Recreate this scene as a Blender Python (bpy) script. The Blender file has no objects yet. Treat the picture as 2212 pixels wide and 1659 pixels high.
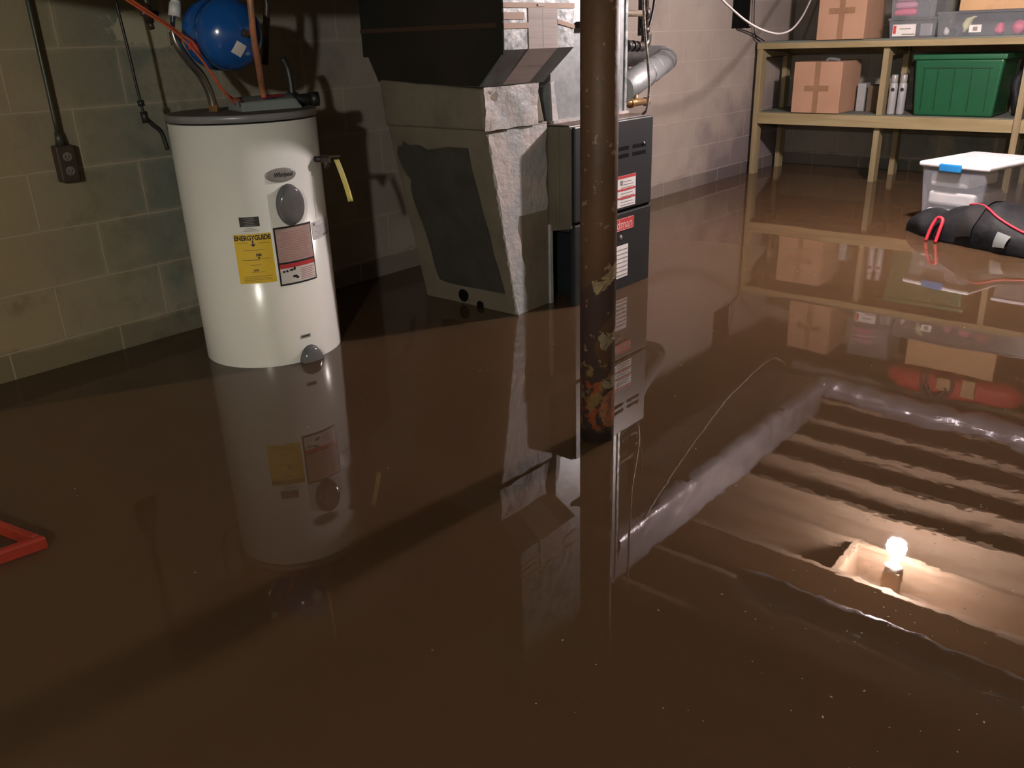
import bpy, bmesh, math, random
from mathutils import Vector, Matrix, noise
random.seed(7)
PI = math.pi
COL = bpy.context.scene.collection
SC = bpy.context.scene

# ------------------------------------------------------------------ camera
# world: x runs along the long block wall, y towards it, z=0 is the water surface
CAM_H, F_PX, PITCH, ROLL, AZ = 1.15, 1820.0, math.radians(22.2), math.radians(1.9), math.radians(41.5)
fh = Vector((math.cos(AZ), math.sin(AZ), 0)); rt = Vector((math.sin(AZ), -math.cos(AZ), 0)); zz = Vector((0, 0, 1))
Fw = fh*math.cos(PITCH) - zz*math.sin(PITCH); Uw = fh*math.sin(PITCH) + zz*math.cos(PITCH)
cr = rt*math.cos(ROLL) - Uw*math.sin(ROLL); cu = Uw*math.cos(ROLL) + rt*math.sin(ROLL)
cd = bpy.data.cameras.new('camera'); cam = bpy.data.objects.new('camera', cd); COL.objects.link(cam)
cam.matrix_world = Matrix(((cr.x, cu.x, -Fw.x, 0), (cr.y, cu.y, -Fw.y, 0), (cr.z, cu.z, -Fw.z, CAM_H), (0, 0, 0, 1)))
cd.sensor_width = 36; cd.lens = F_PX/2212*36; cd.clip_start = 0.02; cd.clip_end = 60
SC.camera = cam
# ------------------------------------------------------------------ world, exposure
w = bpy.data.worlds.new('world'); SC.world = w; w.use_nodes = True
w.node_tree.nodes['Background'].inputs[0].default_value = (0.9, 1.0, 0.85, 1)
w.node_tree.nodes['Background'].inputs[1].default_value = 0.0
vs = SC.view_settings; vs.view_transform = 'Standard'; vs.look = 'None'; vs.gamma = 1; vs.use_curve_mapping = False
vs.exposure = 1.95
BULB1, BULB1_COL, BULB1_E = Vector((4.80, 1.147, 1.78)), (1.0, 0.86, 0.84), 600
BULB2, BULB2_COL, BULB2_E = Vector((-2.1, -0.75, 1.85)), (1.0, 0.98, 0.88), 545
FLOOR = -0.30; CEIL = 2.20; JOIST = 1.96; WALLY = 3.435; BACKX = 7.85; LEFTX = -3.2; FRONTY = -3.0

# ------------------------------------------------------------------ materials
def S(r, g, b):
    f = lambda c: (c/255/12.92) if c/255 <= 0.04045 else ((c/255+0.055)/1.055)**2.4
    return (f(r), f(g), f(b))
def nt_new(name):
    m = bpy.data.materials.new(name); m.use_nodes = True
    nt = m.node_tree; b = nt.nodes['Principled BSDF']; return m, nt, b
def N(nt, typ, **kw):
    n = nt.nodes.new(typ)
    for k, v in kw.items():
        if k.startswith('_'): setattr(n, k[1:], v)
        else: n.inputs[k.replace('__', ' ')].default_value = v
    return n
def L(nt, a, ao, b, bi): nt.links.new(a.outputs[ao], b.inputs[bi])
def mixc(nt, fac, a, b, mode='MIX'):
    n = nt.nodes.new('ShaderNodeMix'); n.data_type = 'RGBA'; n.blend_type = mode
    for sock, v in ((0, fac), (6, a), (7, b)):
        if hasattr(v, 'is_output'): nt.links.new(v, n.inputs[sock])
        elif sock == 0: n.inputs[0].default_value = v
        else: n.inputs[sock].default_value = (*v, 1)
    return n.outputs[2]
def ramp(nt, src, p0, p1, c0=(0, 0, 0), c1=(1, 1, 1)):
    r = nt.nodes.new('ShaderNodeValToRGB'); e = r.color_ramp.elements
    e[0].position = p0; e[1].position = p1; e[0].color = (*c0, 1); e[1].color = (*c1, 1)
    nt.links.new(src, r.inputs[0]); return r.outputs[0]
def noise_out(nt, scale, detail=4, rough=0.55, vec=None, dist=0.0, col=False):
    n = nt.nodes.new('ShaderNodeTexNoise'); n.inputs['Scale'].default_value = scale
    n.inputs['Detail'].default_value = detail; n.inputs['Roughness'].default_value = rough; n.inputs['Distortion'].default_value = dist
    if vec is not None: nt.links.new(vec, n.inputs['Vector'])
    return n.outputs['Color' if col else 'Fac']
def geo_pos(nt):
    g = nt.nodes.new('ShaderNodeNewGeometry'); return g.outputs['Position']
def M(name, c, rough=0.6, metal=0.0, c2=None, scale=6, lo=0.4, hi=0.65, bump=0.0, bscale=60, spec=0.5, emit=0, stretch=None, detail=5):
    m, nt, b = nt_new(name)
    b.inputs['Roughness'].default_value = rough; b.inputs['Metallic'].default_value = metal
    b.inputs['Specular IOR Level'].default_value = spec
    vec = geo_pos(nt)
    if stretch:
        mp = nt.nodes.new('ShaderNodeMapping'); mp.inputs['Scale'].default_value = stretch
        nt.links.new(vec, mp.inputs['Vector']); vec = mp.outputs[0]
    if c2 is None: c2 = tuple(x*0.82 for x in c)
    nz = noise_out(nt, scale, detail, vec=vec)
    nt.links.new(mixc(nt, ramp(nt, nz, lo, hi), c, c2), b.inputs['Base Color'])
    if bump:
        bp = N(nt, 'ShaderNodeBump', Strength=bump, Distance=0.01)
        nt.links.new(noise_out(nt, bscale, 4, vec=vec), bp.inputs['Height']); L(nt, bp, 'Normal', b, 'Normal')
    if emit:
        b.inputs['Emission Color'].default_value = (*c, 1); b.inputs['Emission Strength'].default_value = emit
    return m
def bulb_mat(name, c, e):
    m = bpy.data.materials.new(name); m.use_nodes = True; nt = m.node_tree; nt.nodes.clear()
    em = N(nt, 'ShaderNodeEmission', Color=(*c, 1), Strength=e); o = nt.nodes.new('ShaderNodeOutputMaterial'); L(nt, em, 0, o, 0); return m

def block_mat(name, axis):
    # concrete masonry: x (or y) along the wall, z up; course 0.214, block 0.428
    m, nt, b = nt_new(name)
    pos = geo_pos(nt); sp = nt.nodes.new('ShaderNodeSeparateXYZ'); nt.links.new(pos, sp.inputs[0])
    ax = N(nt, 'ShaderNodeMath', _operation='SUBTRACT'); nt.links.new(sp.outputs[axis], ax.inputs[0]); ax.inputs[1].default_value = 1.653-0.214
    az = N(nt, 'ShaderNodeMath', _operation='SUBTRACT'); nt.links.new(sp.outputs[2], az.inputs[0]); az.inputs[1].default_value = 0.107 - 0.214*4 - 0.107*0 - 0.0
    cb = nt.nodes.new('ShaderNodeCombineXYZ'); L(nt, ax, 0, cb, 0); L(nt, az, 0, cb, 1)
    wob = N(nt, 'ShaderNodeVectorMath', _operation='MULTIPLY_ADD')
    nt.links.new(noise_out(nt, 9, 3, vec=pos, col=True), wob.inputs[0]); wob.inputs[1].default_value = (0.006, 0.006, 0); L(nt, cb, 0, wob, 2)
    br = nt.nodes.new('ShaderNodeTexBrick'); br.offset = 0.5; br.offset_frequency = 2
    br.inputs['Scale'].default_value = 1; br.inputs['Brick Width'].default_value = 0.428; br.inputs['Row Height'].default_value = 0.214
    br.inputs['Mortar Size'].default_value = 0.0045; br.inputs['Mortar Smooth'].default_value = 0.6; br.inputs['Bias'].default_value = 0
    br.inputs['Color1'].default_value = (0.0, 0, 0, 1); br.inputs['Color2'].default_value = (1, 1, 1, 1); br.inputs['Mortar'].default_value = (0.5, 0.5, 0.5, 1)
    L(nt, wob, 0, br, 'Vector')
    g1, g2 = (0.145, 0.158, 0.132), (0.245, 0.225, 0.170)      # bare grey-green / tan block on the left
    p1, p2 = (0.255, 0.215, 0.190), (0.31, 0.265, 0.235)      # lighter, pinker tone further along
    big = noise_out(nt, 2.2, 5, vec=pos)
    bare = mixc(nt, ramp(nt, big, 0.44, 0.56), g1, g2)
    bare = mixc(nt, ramp(nt, br.outputs['Color'], 0.0, 1.0, (0, 0, 0), (0.35, 0.35, 0.35)), bare, (0.125, 0.135, 0.115))
    b2 = nt.nodes.new('ShaderNodeTexBrick'); b2.offset = 0.5; b2.offset_frequency = 2
    for k_, v_ in (('Scale', 1), ('Brick Width', 0.428), ('Row Height', 0.214), ('Mortar Size', 0.028), ('Mortar Smooth', 1.0), ('Bias', 0)): b2.inputs[k_].default_value = v_
    L(nt, wob, 0, b2, 'Vector')
    eg = N(nt, 'ShaderNodeMath', _operation='MULTIPLY'); L(nt, b2, 'Fac', eg, 0); nt.links.new(noise_out(nt, 4, 4, vec=pos), eg.inputs[1])
    bare = mixc(nt, ramp(nt, eg.outputs[0], 0.15, 0.6, (0, 0, 0), (0.8, 0.8, 0.8)), bare, (0.265, 0.243, 0.185))
    blot = ramp(nt, noise_out(nt, 7, 6, 0.65, vec=pos), 0.50, 0.66, (0, 0, 0), (0.55, 0.55, 0.55)); bare = mixc(nt, blot, bare, (0.085, 0.09, 0.075))
    # yellow-tan tint growing towards the left end of the wall
    yel = N(nt, 'ShaderNodeMapRange'); nt.links.new(sp.outputs[axis], yel.inputs[0]); yel.inputs[1].default_value = 1.75; yel.inputs[2].default_value = 1.15
    bare = mixc(nt, yel.outputs[0], bare, (0.26, 0.205, 0.12))
    rust = ramp(nt, noise_out(nt, 6, 5, vec=pos), 0.62, 0.72, (0, 0, 0), (0.5, 0.5, 0.5))
    bare = mixc(nt, rust, bare, (0.13, 0.10, 0.055))
    white = mixc(nt, ramp(nt, noise_out(nt, 1.6, 4, vec=pos), 0.4, 0.62), p1, p2)
    white = mixc(nt, ramp(nt, br.outputs['Color'], 0.0, 1.0, (0, 0, 0), (0.35, 0.35, 0.35)), white, (0.275, 0.235, 0.205))
    far = N(nt, 'ShaderNodeMapRange'); nt.links.new(sp.outputs[axis], far.inputs[0]); far.inputs[1].default_value = 2.0; far.inputs[2].default_value = 3.2
    col = mixc(nt, far.outputs[0], bare, white)
    # mildew low on the far end
    zm = N(nt, 'ShaderNodeMapRange'); nt.links.new(sp.outputs[2], zm.inputs[0]); zm.inputs[1].default_value = 0.85; zm.inputs[2].default_value = 0.1
    xm = N(nt, 'ShaderNodeMapRange'); nt.links.new(sp.outputs[axis], xm.inputs[0]); xm.inputs[1].default_value = 5.9; xm.inputs[2].default_value = 7.3
    mm = N(nt, 'ShaderNodeMath', _operation='MULTIPLY'); L(nt, zm, 0, mm, 0); L(nt, xm, 0, mm, 1)
    m2 = N(nt, 'ShaderNodeMath', _operation='ADD'); L(nt, mm, 0, m2, 0); nt.links.new(noise_out(nt, 3.5, 5, vec=pos), m2.inputs[1])
    col = mixc(nt, ramp(nt, m2.outputs[0], 0.6, 1.25, (0, 0, 0), (0.8, 0.8, 0.8)), col, (0.13, 0.105, 0.115))
    # damp band at the water
    wb = N(nt, 'ShaderNodeMath', _operation='MULTIPLY_ADD'); nt.links.new(noise_out(nt, 5, 4, vec=pos), wb.inputs[0]); wb.inputs[1].default_value = -0.10; L(nt, sp, 2, wb, 2)
    damp = ramp(nt, wb.outputs[0], 0.035, 0.06, (1, 1, 1), (0, 0, 0))
    col = mixc(nt, damp, col, mixc(nt, 1.0, col, (0.62, 0.62, 0.60), 'MULTIPLY'))
    # mortar
    mort = mixc(nt, 0.7, col, mixc(nt, far.outputs[0], (0.34, 0.30, 0.23), (0.36, 0.32, 0.29)))
    col = mixc(nt, ramp(nt, br.outputs['Fac'], 0.2, 0.9, (0, 0, 0), (0.85, 0.85, 0.85)), col, mort)
    # chalky mineral bloom high on the left part
    dv = N(nt, 'ShaderNodeVectorMath', _operation='SUBTRACT'); nt.links.new(pos, dv.inputs[0]); dv.inputs[1].default_value = (1.80, WALLY, 1.235)
    sc = N(nt, 'ShaderNodeVectorMath', _operation='MULTIPLY'); L(nt, dv, 0, sc, 0); sc.inputs[1].default_value = (4.0, 0 if axis == 0 else 9, 9.5)
    ln = N(nt, 'ShaderNodeVectorMath', _operation='LENGTH'); L(nt, sc, 0, ln, 0)
    ad = N(nt, 'ShaderNodeMath', _operation='MULTIPLY_ADD'); nt.links.new(noise_out(nt, 11, 5, vec=pos), ad.inputs[0]); ad.inputs[1].default_value = 1.2; L(nt, ln, 'Value', ad, 2)
    dm = N(nt, 'ShaderNodeMath', _operation='MULTIPLY'); L(nt, ad, 0, dm, 0); dm.inputs[1].default_value = 0.6; ad = dm
    if axis == 0: col = mixc(nt, ramp(nt, ad.outputs[0], 0.72, 0.76, (0.9, 0.9, 0.9), (0, 0, 0)), col, (0.34, 0.32, 0.23))
    nt.links.new(col, b.inputs['Base Color']); b.inputs['Roughness'].default_value = 0.85; b.inputs['Specular IOR Level'].default_value = 0.25
    hm = N(nt, 'ShaderNodeMath', _operation='MULTIPLY_ADD'); nt.links.new(br.outputs['Fac'], hm.inputs[0]); hm.inputs[1].default_value = 0.5
    nt.links.new(noise_out(nt, 45, 4, vec=pos), hm.inputs[2])
    bp = N(nt, 'ShaderNodeBump', Strength=0.35, Distance=0.006); L(nt, hm, 0, bp, 'Height'); L(nt, bp, 'Normal', b, 'Normal')
    return m

def water_mat():
    m, nt, b = nt_new('muddy_water'); pos = geo_pos(nt)
    n1 = noise_out(nt, 0.9, 3, vec=pos)
    nt.links.new(mixc(nt, ramp(nt, n1, 0.35, 0.7), (0.077, 0.044, 0.0232), (0.071, 0.044, 0.0212)), b.inputs['Base Color'])
    b.inputs['Roughness'].default_value = 0.012; b.inputs['IOR'].default_value = 1.36
    b.inputs['Subsurface Weight'].default_value = 0.85; b.inputs['Subsurface Radius'].default_value = (1.0, 0.7, 0.45); b.inputs['Subsurface Scale'].default_value = 0.35
    # ripples: slow swell everywhere, livelier where the photographer stands on the right
    sp = nt.nodes.new('ShaderNodeSeparateXYZ'); nt.links.new(pos, sp.inputs[0])
    dv = N(nt, 'ShaderNodeVectorMath', _operation='DISTANCE'); nt.links.new(pos, dv.inputs[0]); dv.inputs[1].default_value = (2.3, 0.1, 0)
    near = N(nt, 'ShaderNodeMapRange', _interpolation_type='SMOOTHSTEP'); L(nt, dv, 'Value', near, 0)
    near.inputs[1].default_value = 1.7; near.inputs[2].default_value = 0.1; near.inputs[3].default_value = 0.0; near.inputs[4].default_value = 1.0
    mp = N(nt, 'ShaderNodeMapping'); nt.links.new(pos, mp.inputs[0]); mp.inputs['Scale'].default_value = (1, 1, 1)
    w1 = nt.nodes.new('ShaderNodeTexWave'); w1.wave_type = 'RINGS'; w1.rings_direction = 'SPHERICAL'; w1.wave_profile = 'SIN'
    sh = N(nt, 'ShaderNodeVectorMath', _operation='SUBTRACT'); nt.links.new(pos, sh.inputs[0]); sh.inputs[1].default_value = (2.9, -0.9, 0)
    L(nt, sh, 0, w1, 'Vector'); w1.inputs['Scale'].default_value = 0.42; w1.inputs['Distortion'].default_value = 1.2; w1.inputs['Detail'].default_value = 1
    a1 = N(nt, 'ShaderNodeMath', _operation='MULTIPLY'); L(nt, w1, 'Fac', a1, 0); L(nt, near, 0, a1, 1)
    a2 = N(nt, 'ShaderNodeMath', _operation='MULTIPLY'); L(nt, a1, 0, a2, 0); a2.inputs[1].default_value = 0.0009
    swell = N(nt, 'ShaderNodeMath', _operation='MULTIPLY'); nt.links.new(noise_out(nt, 3.0, 1.0, 0.4, vec=pos), swell.inputs[0])
    far = N(nt, 'ShaderNodeMapRange'); L(nt, sp, 0, far, 0); far.inputs[1].default_value = 1.8; far.inputs[2].default_value = 4.0; far.inputs[3].default_value = 0.0001; far.inputs[4].default_value = 0.0005
    L(nt, far, 0, swell, 1)
    chop = N(nt, 'ShaderNodeMath', _operation='MULTIPLY'); nt.links.new(noise_out(nt, 14.0, 2.0, 0.5, vec=pos), chop.inputs[0]); L(nt, near, 0, chop, 1)
    chop2 = N(nt, 'ShaderNodeMath', _operation='MULTIPLY_ADD'); L(nt, chop, 0, chop2, 0); chop2.inputs[1].default_value = 0.00022; L(nt, a2, 0, chop2, 2)
    s = N(nt, 'ShaderNodeMath', _operation='ADD'); L(nt, chop2, 0, s, 0); L(nt, swell, 0, s, 1)
    bp = N(nt, 'ShaderNodeBump', Strength=1.0, Distance=1.0); L(nt, s, 0, bp, 'Height'); L(nt, bp, 'Normal', b, 'Normal')
    return m

def post_mat():
    m, nt, b = nt_new('rusty_brown_post_paint'); pos = geo_pos(nt)
    sp = nt.nodes.new('ShaderNodeSeparateXYZ'); nt.links.new(pos, sp.inputs[0])
    base = mixc(nt, ramp(nt, noise_out(nt, 5, 5, vec=pos), 0.4, 0.65), (0.088, 0.046, 0.025), (0.064, 0.034, 0.019))
    def zband(z0, z1, soft, amt, nscale, th):
        u = N(nt, 'ShaderNodeMapRange'); L(nt, sp, 2, u, 0); u.inputs[1].default_value = z0-soft; u.inputs[2].default_value = z0
        v = N(nt, 'ShaderNodeMapRange'); L(nt, sp, 2, v, 0); v.inputs[1].default_value = z1+soft; v.inputs[2].default_value = z1
        q = N(nt, 'ShaderNodeMath', _operation='MULTIPLY'); L(nt, u, 0, q, 0); L(nt, v, 0, q, 1)
        r = N(nt, 'ShaderNodeMath', _operation='MULTIPLY'); L(nt, q, 0, r, 0); nt.links.new(noise_out(nt, nscale, 5, vec=pos), r.inputs[1])
        return ramp(nt, r.outputs[0], th, th+0.04, (0, 0, 0), (amt,)*3)
    dark = zband(-0.3, 0.5, 0.1, 0.75, 7, 0.45); base = mixc(nt, dark, base, (0.034, 0.022, 0.024))
    rust = zband(0.05, 0.2, 0.06, 0.7, 30, 0.5); base = mixc(nt, rust, base, (0.26, 0.065, 0.018))
    och = zband(0.03, 0.25, 0.05, 0.8, 24, 0.50); base = mixc(nt, och, base, (0.17, 0.115, 0.045))
    fl = ramp(nt, noise_out(nt, 38, 3, vec=pos), 0.63, 0.67); base = mixc(nt, fl, base, (0.20, 0.13, 0.085))
    # waterline scum
    wl = ramp(nt, sp.outputs[2], 0.03, 0.06, (1, 1, 1), (0, 0, 0)); base = mixc(nt, wl, base, (0.022, 0.013, 0.012))
    nt.links.new(base, b.inputs['Base Color']); b.inputs['Roughness'].default_value = 0.55; b.inputs['Specular IOR Level'].default_value = 0.3
    bp = N(nt, 'ShaderNodeBump', Strength=0.5, Distance=0.003); nt.links.new(noise_out(nt, 40, 5, vec=pos), bp.inputs['Height']); L(nt, bp, 'Normal', b, 'Normal')
    return m

def wood_mat(name, c1, c2, axis=1, rough=0.65):
    m, nt, b = nt_new(name); pos = geo_pos(nt)
    mp = nt.nodes.new('ShaderNodeMapping'); s = [22, 22, 22]; s[axis] = 1.6; mp.inputs['Scale'].default_value = s; nt.links.new(pos, mp.inputs[0])
    nz = noise_out(nt, 1.0, 6, 0.6, vec=mp.outputs[0], dist=0.6)
    nt.links.new(mixc(nt, ramp(nt, nz, 0.35, 0.65), c1, c2), b.inputs['Base Color']); b.inputs['Roughness'].default_value = rough
    b.inputs['Specular IOR Level'].default_value = 0.3
    return m

def clear_plastic(name, c, alpha=0.45, rough=0.25):
    m, nt, b = nt_new(name); nt.links.new(mixc(nt, noise_out(nt, 3, 2, vec=geo_pos(nt)), c, tuple(x*0.85 for x in c)), b.inputs['Base Color'])
    b.inputs['Roughness'].default_value = rough; b.inputs['Alpha'].default_value = alpha; return m

MT = dict(
 heater=M('heater_enamel', (0.74, 0.75, 0.72), 0.22, scale=1.5, c2=(0.70, 0.71, 0.68), spec=0.5),
 lidgrey=M('grey_lid_paint', (0.20, 0.20, 0.21), 0.35),
 lidtop=M('rusty_lid_top', (0.13, 0.11, 0.08), 0.6, c2=(0.10, 0.06, 0.03), scale=14),
 greyplastic=M('grey_gloss_plastic', (0.13, 0.13, 0.14), 0.12, spec=0.6),
 boxgrey=M('grey_white_metal_box', (0.22, 0.25, 0.25), 0.4),
 silver=M('silver_badge', (0.26, 0.25, 0.25), 0.3),
 yellow=M('yellow_label_paper', (0.72, 0.50, 0.03), 0.5, c2=(0.70, 0.47, 0.03)),
 tan=M('faded_label_paper', (0.38, 0.29, 0.25), 0.5, c2=(0.36, 0.24, 0.23), scale=22),
 offwhite=M('white_label_paper', (0.62, 0.60, 0.58), 0.5),
 whitelab=M('white_sticker', (0.65, 0.64, 0.66), 0.45),
 black=M('black_ink', (0.012, 0.012, 0.014), 0.5),
 blackrub=M('black_rubber', (0.016, 0.016, 0.016), 0.45),
 red=M('red_ink', (0.50, 0.045, 0.05), 0.45), pinkink=M('faded_red_ink', (0.40, 0.16, 0.17), 0.5),
 greyink=M('grey_ink', (0.22, 0.20, 0.18), 0.5), brownink=M('brown_ink', (0.28, 0.17, 0.02), 0.5),
 blueink=M('blue_ink', (0.03, 0.05, 0.22), 0.5),
 tagyel=M('yellow_tag', (0.70, 0.60, 0.12), 0.45, c2=(0.62, 0.55, 0.25), scale=30),
 brass=M('brass', (0.42, 0.26, 0.13), 0.35, 0.8), copper=M('copper_pipe', (0.62, 0.27, 0.15), 0.4, 0.45, c2=(0.36, 0.22, 0.15), scale=18, lo=0.5, hi=0.62),
 braid=M('steel_braid', (0.30, 0.30, 0.29), 0.22, 0.9, c2=(0.22, 0.22, 0.21), scale=260),
 whiteplastic=M('white_plastic', (0.62, 0.62, 0.62), 0.4),
 blue=M('blue_tank_paint', (0.010, 0.085, 0.32), 0.17, c2=(0.009, 0.07, 0.27), spec=0.6),
 orange=M('orange_cable_jacket', (0.50, 0.10, 0.045), 0.45),
 redframe=M('red_painted_frame', (0.30, 0.032, 0.016), 0.4, c2=(0.22, 0.022, 0.012)),
 iron=M('black_iron_pipe', (0.028, 0.024, 0.022), 0.4, 0.3, c2=(0.06, 0.045, 0.04), scale=16),
 conduit=M('dark_steel_conduit', (0.055, 0.06, 0.045), 0.4, 0.3, c2=(0.03, 0.03, 0.022)),
 galv=M('galvanised_steel', (0.28, 0.30, 0.315), 0.42, 0.4, c2=(0.21, 0.23, 0.245), scale=26, bump=0.1, bscale=30),
 galvmot=M('mottled_galvanised_steel', (0.34, 0.35, 0.36), 0.42, 0.3, c2=(0.15, 0.17, 0.175), scale=22, lo=0.45, hi=0.58, bump=0.25, bscale=25),
 mastic=M('grey_duct_mastic', (0.158, 0.134, 0.100), 0.65, c2=(0.118, 0.105, 0.078), scale=5, bump=0.5, bscale=22),
 masticL=M('smeared_light_mastic', (0.40, 0.36, 0.35), 0.55, c2=(0.30, 0.31, 0.32), scale=9, lo=0.42, hi=0.6, bump=0.8, bscale=26),
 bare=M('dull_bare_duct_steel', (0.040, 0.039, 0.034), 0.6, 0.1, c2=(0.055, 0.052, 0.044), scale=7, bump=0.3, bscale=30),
 darkduct=M('shade_dark_duct', (0.016, 0.015, 0.012), 0.75, spec=0.2, c2=(0.022, 0.017, 0.012), scale=3),  # near-black tone stands in for shade on the upper duct side
 darkslope=M('shaded_offset_steel', (0.13, 0.14, 0.14), 0.5, 0.3, c2=(0.08, 0.075, 0.07), scale=6),  # darker than the duct body: shade of the down-facing slope put into colour
 rustband=M('rusty_hanger_strap', (0.045, 0.022, 0.012), 0.7),
 tape=M('cloth_duct_tape', (0.30, 0.25, 0.235), 0.6, c2=(0.20, 0.165, 0.155), scale=3, stretch=(1, 1, 55), lo=0.5, hi=0.7),
 tapetan=M('tan_masking_tape', (0.33, 0.21, 0.145), 0.6),
 navy=M('charcoal_furnace_paint', (0.013, 0.017, 0.0195), 0.45, c2=(0.011, 0.014, 0.0165)),
 furntop=M('dusty_furnace_top', (0.16, 0.105, 0.08), 0.7, c2=(0.07, 0.055, 0.045), scale=14),
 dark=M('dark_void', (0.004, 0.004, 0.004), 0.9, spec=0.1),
 boot=M('brown_grey_boot', (0.12, 0.105, 0.075), 0.7, c2=(0.095, 0.08, 0.058), scale=4),
 pine=wood_mat('treated_pine', (0.30, 0.245, 0.135), (0.225, 0.175, 0.085)),
 pinez=wood_mat('treated_pine_upright', (0.28, 0.225, 0.13), (0.21, 0.165, 0.09), axis=2),
 joist=wood_mat('joist_wood', (0.50, 0.36, 0.25), (0.38, 0.26, 0.17)), 
 subfloor=wood_mat('subfloor_boards', (0.36, 0.26, 0.19), (0.27, 0.19, 0.13), axis=0),
 lath=wood_mat('dark_old_board', (0.10, 0.055, 0.032), (0.06, 0.035, 0.022), axis=2),
 shelfpaint=M('green_grey_shelf_board', (0.10, 0.13, 0.11), 0.6, c2=(0.14, 0.12, 0.09), scale=8),
 card=M('cardboard', (0.385, 0.225, 0.145), 0.75, c2=(0.35, 0.20, 0.125), scale=3),
 cardtape=M('brown_packing_tape', (0.27, 0.15, 0.085), 0.35),
 cardtan=M('tan_cardboard', (0.42, 0.26, 0.13), 0.75),
 green=M('green_tote_plastic', (0.010, 0.085, 0.035), 0.35, c2=(0.009, 0.075, 0.032)),
 clear=clear_plastic('clear_grey_plastic', (0.30, 0.32, 0.35), 0.34), 
 frost=clear_plastic('frosted_white_plastic', (0.42, 0.44, 0.50), 0.36, 0.3),
 lidwhite=M('white_lid_plastic', (0.72, 0.73, 0.78), 0.35), latch=M('blue_latch_plastic', (0.02, 0.20, 0.50), 0.35),
 paper=M('white_folded_paper', (0.80, 0.80, 0.80), 0.7), 
 pink=M('pink_fabric', (0.75, 0.14, 0.24), 0.6, c2=(0.60, 0.10, 0.20), scale=25), pinkpale=M('pale_pink_fabric', (0.55, 0.25, 0.35), 0.6),
 toyyel=M('pale_yellow_plastic', (0.62, 0.62, 0.35), 0.4), 
 redfab=M('red_bag_fabric', (0.42, 0.02, 0.025), 0.6), redstrap=M('red_webbing', (0.62, 0.03, 0.06), 0.55),
 bagblack=M('black_bag_fabric', (0.008, 0.009, 0.011), 0.65, spec=0.25, c2=(0.016, 0.017, 0.02), scale=9, bump=0.6, bscale=16),
 paperwhite=M('glossy_carton', (0.30, 0.30, 0.31), 0.4),
 foil=M('crinkled_foil', (0.50, 0.49, 0.54), 0.3, 0.45, bump=0.9, bscale=14),
 brownbox=M('brown_box', (0.10, 0.07, 0.045), 0.7), specks=M('pale_flecks', (0.42, 0.36, 0.30), 0.5), 
 porcelain=M('porcelain', (0.6, 0.58, 0.52), 0.3), concrete=M('concrete', (0.16, 0.15, 0.13), 0.85, bump=0.3),
 outlet=M('dark_brown_receptacle', (0.035, 0.022, 0.018), 0.4, c2=(0.05, 0.032, 0.025), scale=20), outface=M('worn_grey_socket', (0.16, 0.13, 0.12), 0.4),
 whitecable=M('white_cable_jacket', (0.30, 0.28, 0.27), 0.4),
)
WALL_MAT = block_mat('block_x', 0); WALL_MAT_Y = block_mat('block_y', 1); WATER = water_mat(); POST = post_mat()

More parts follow.
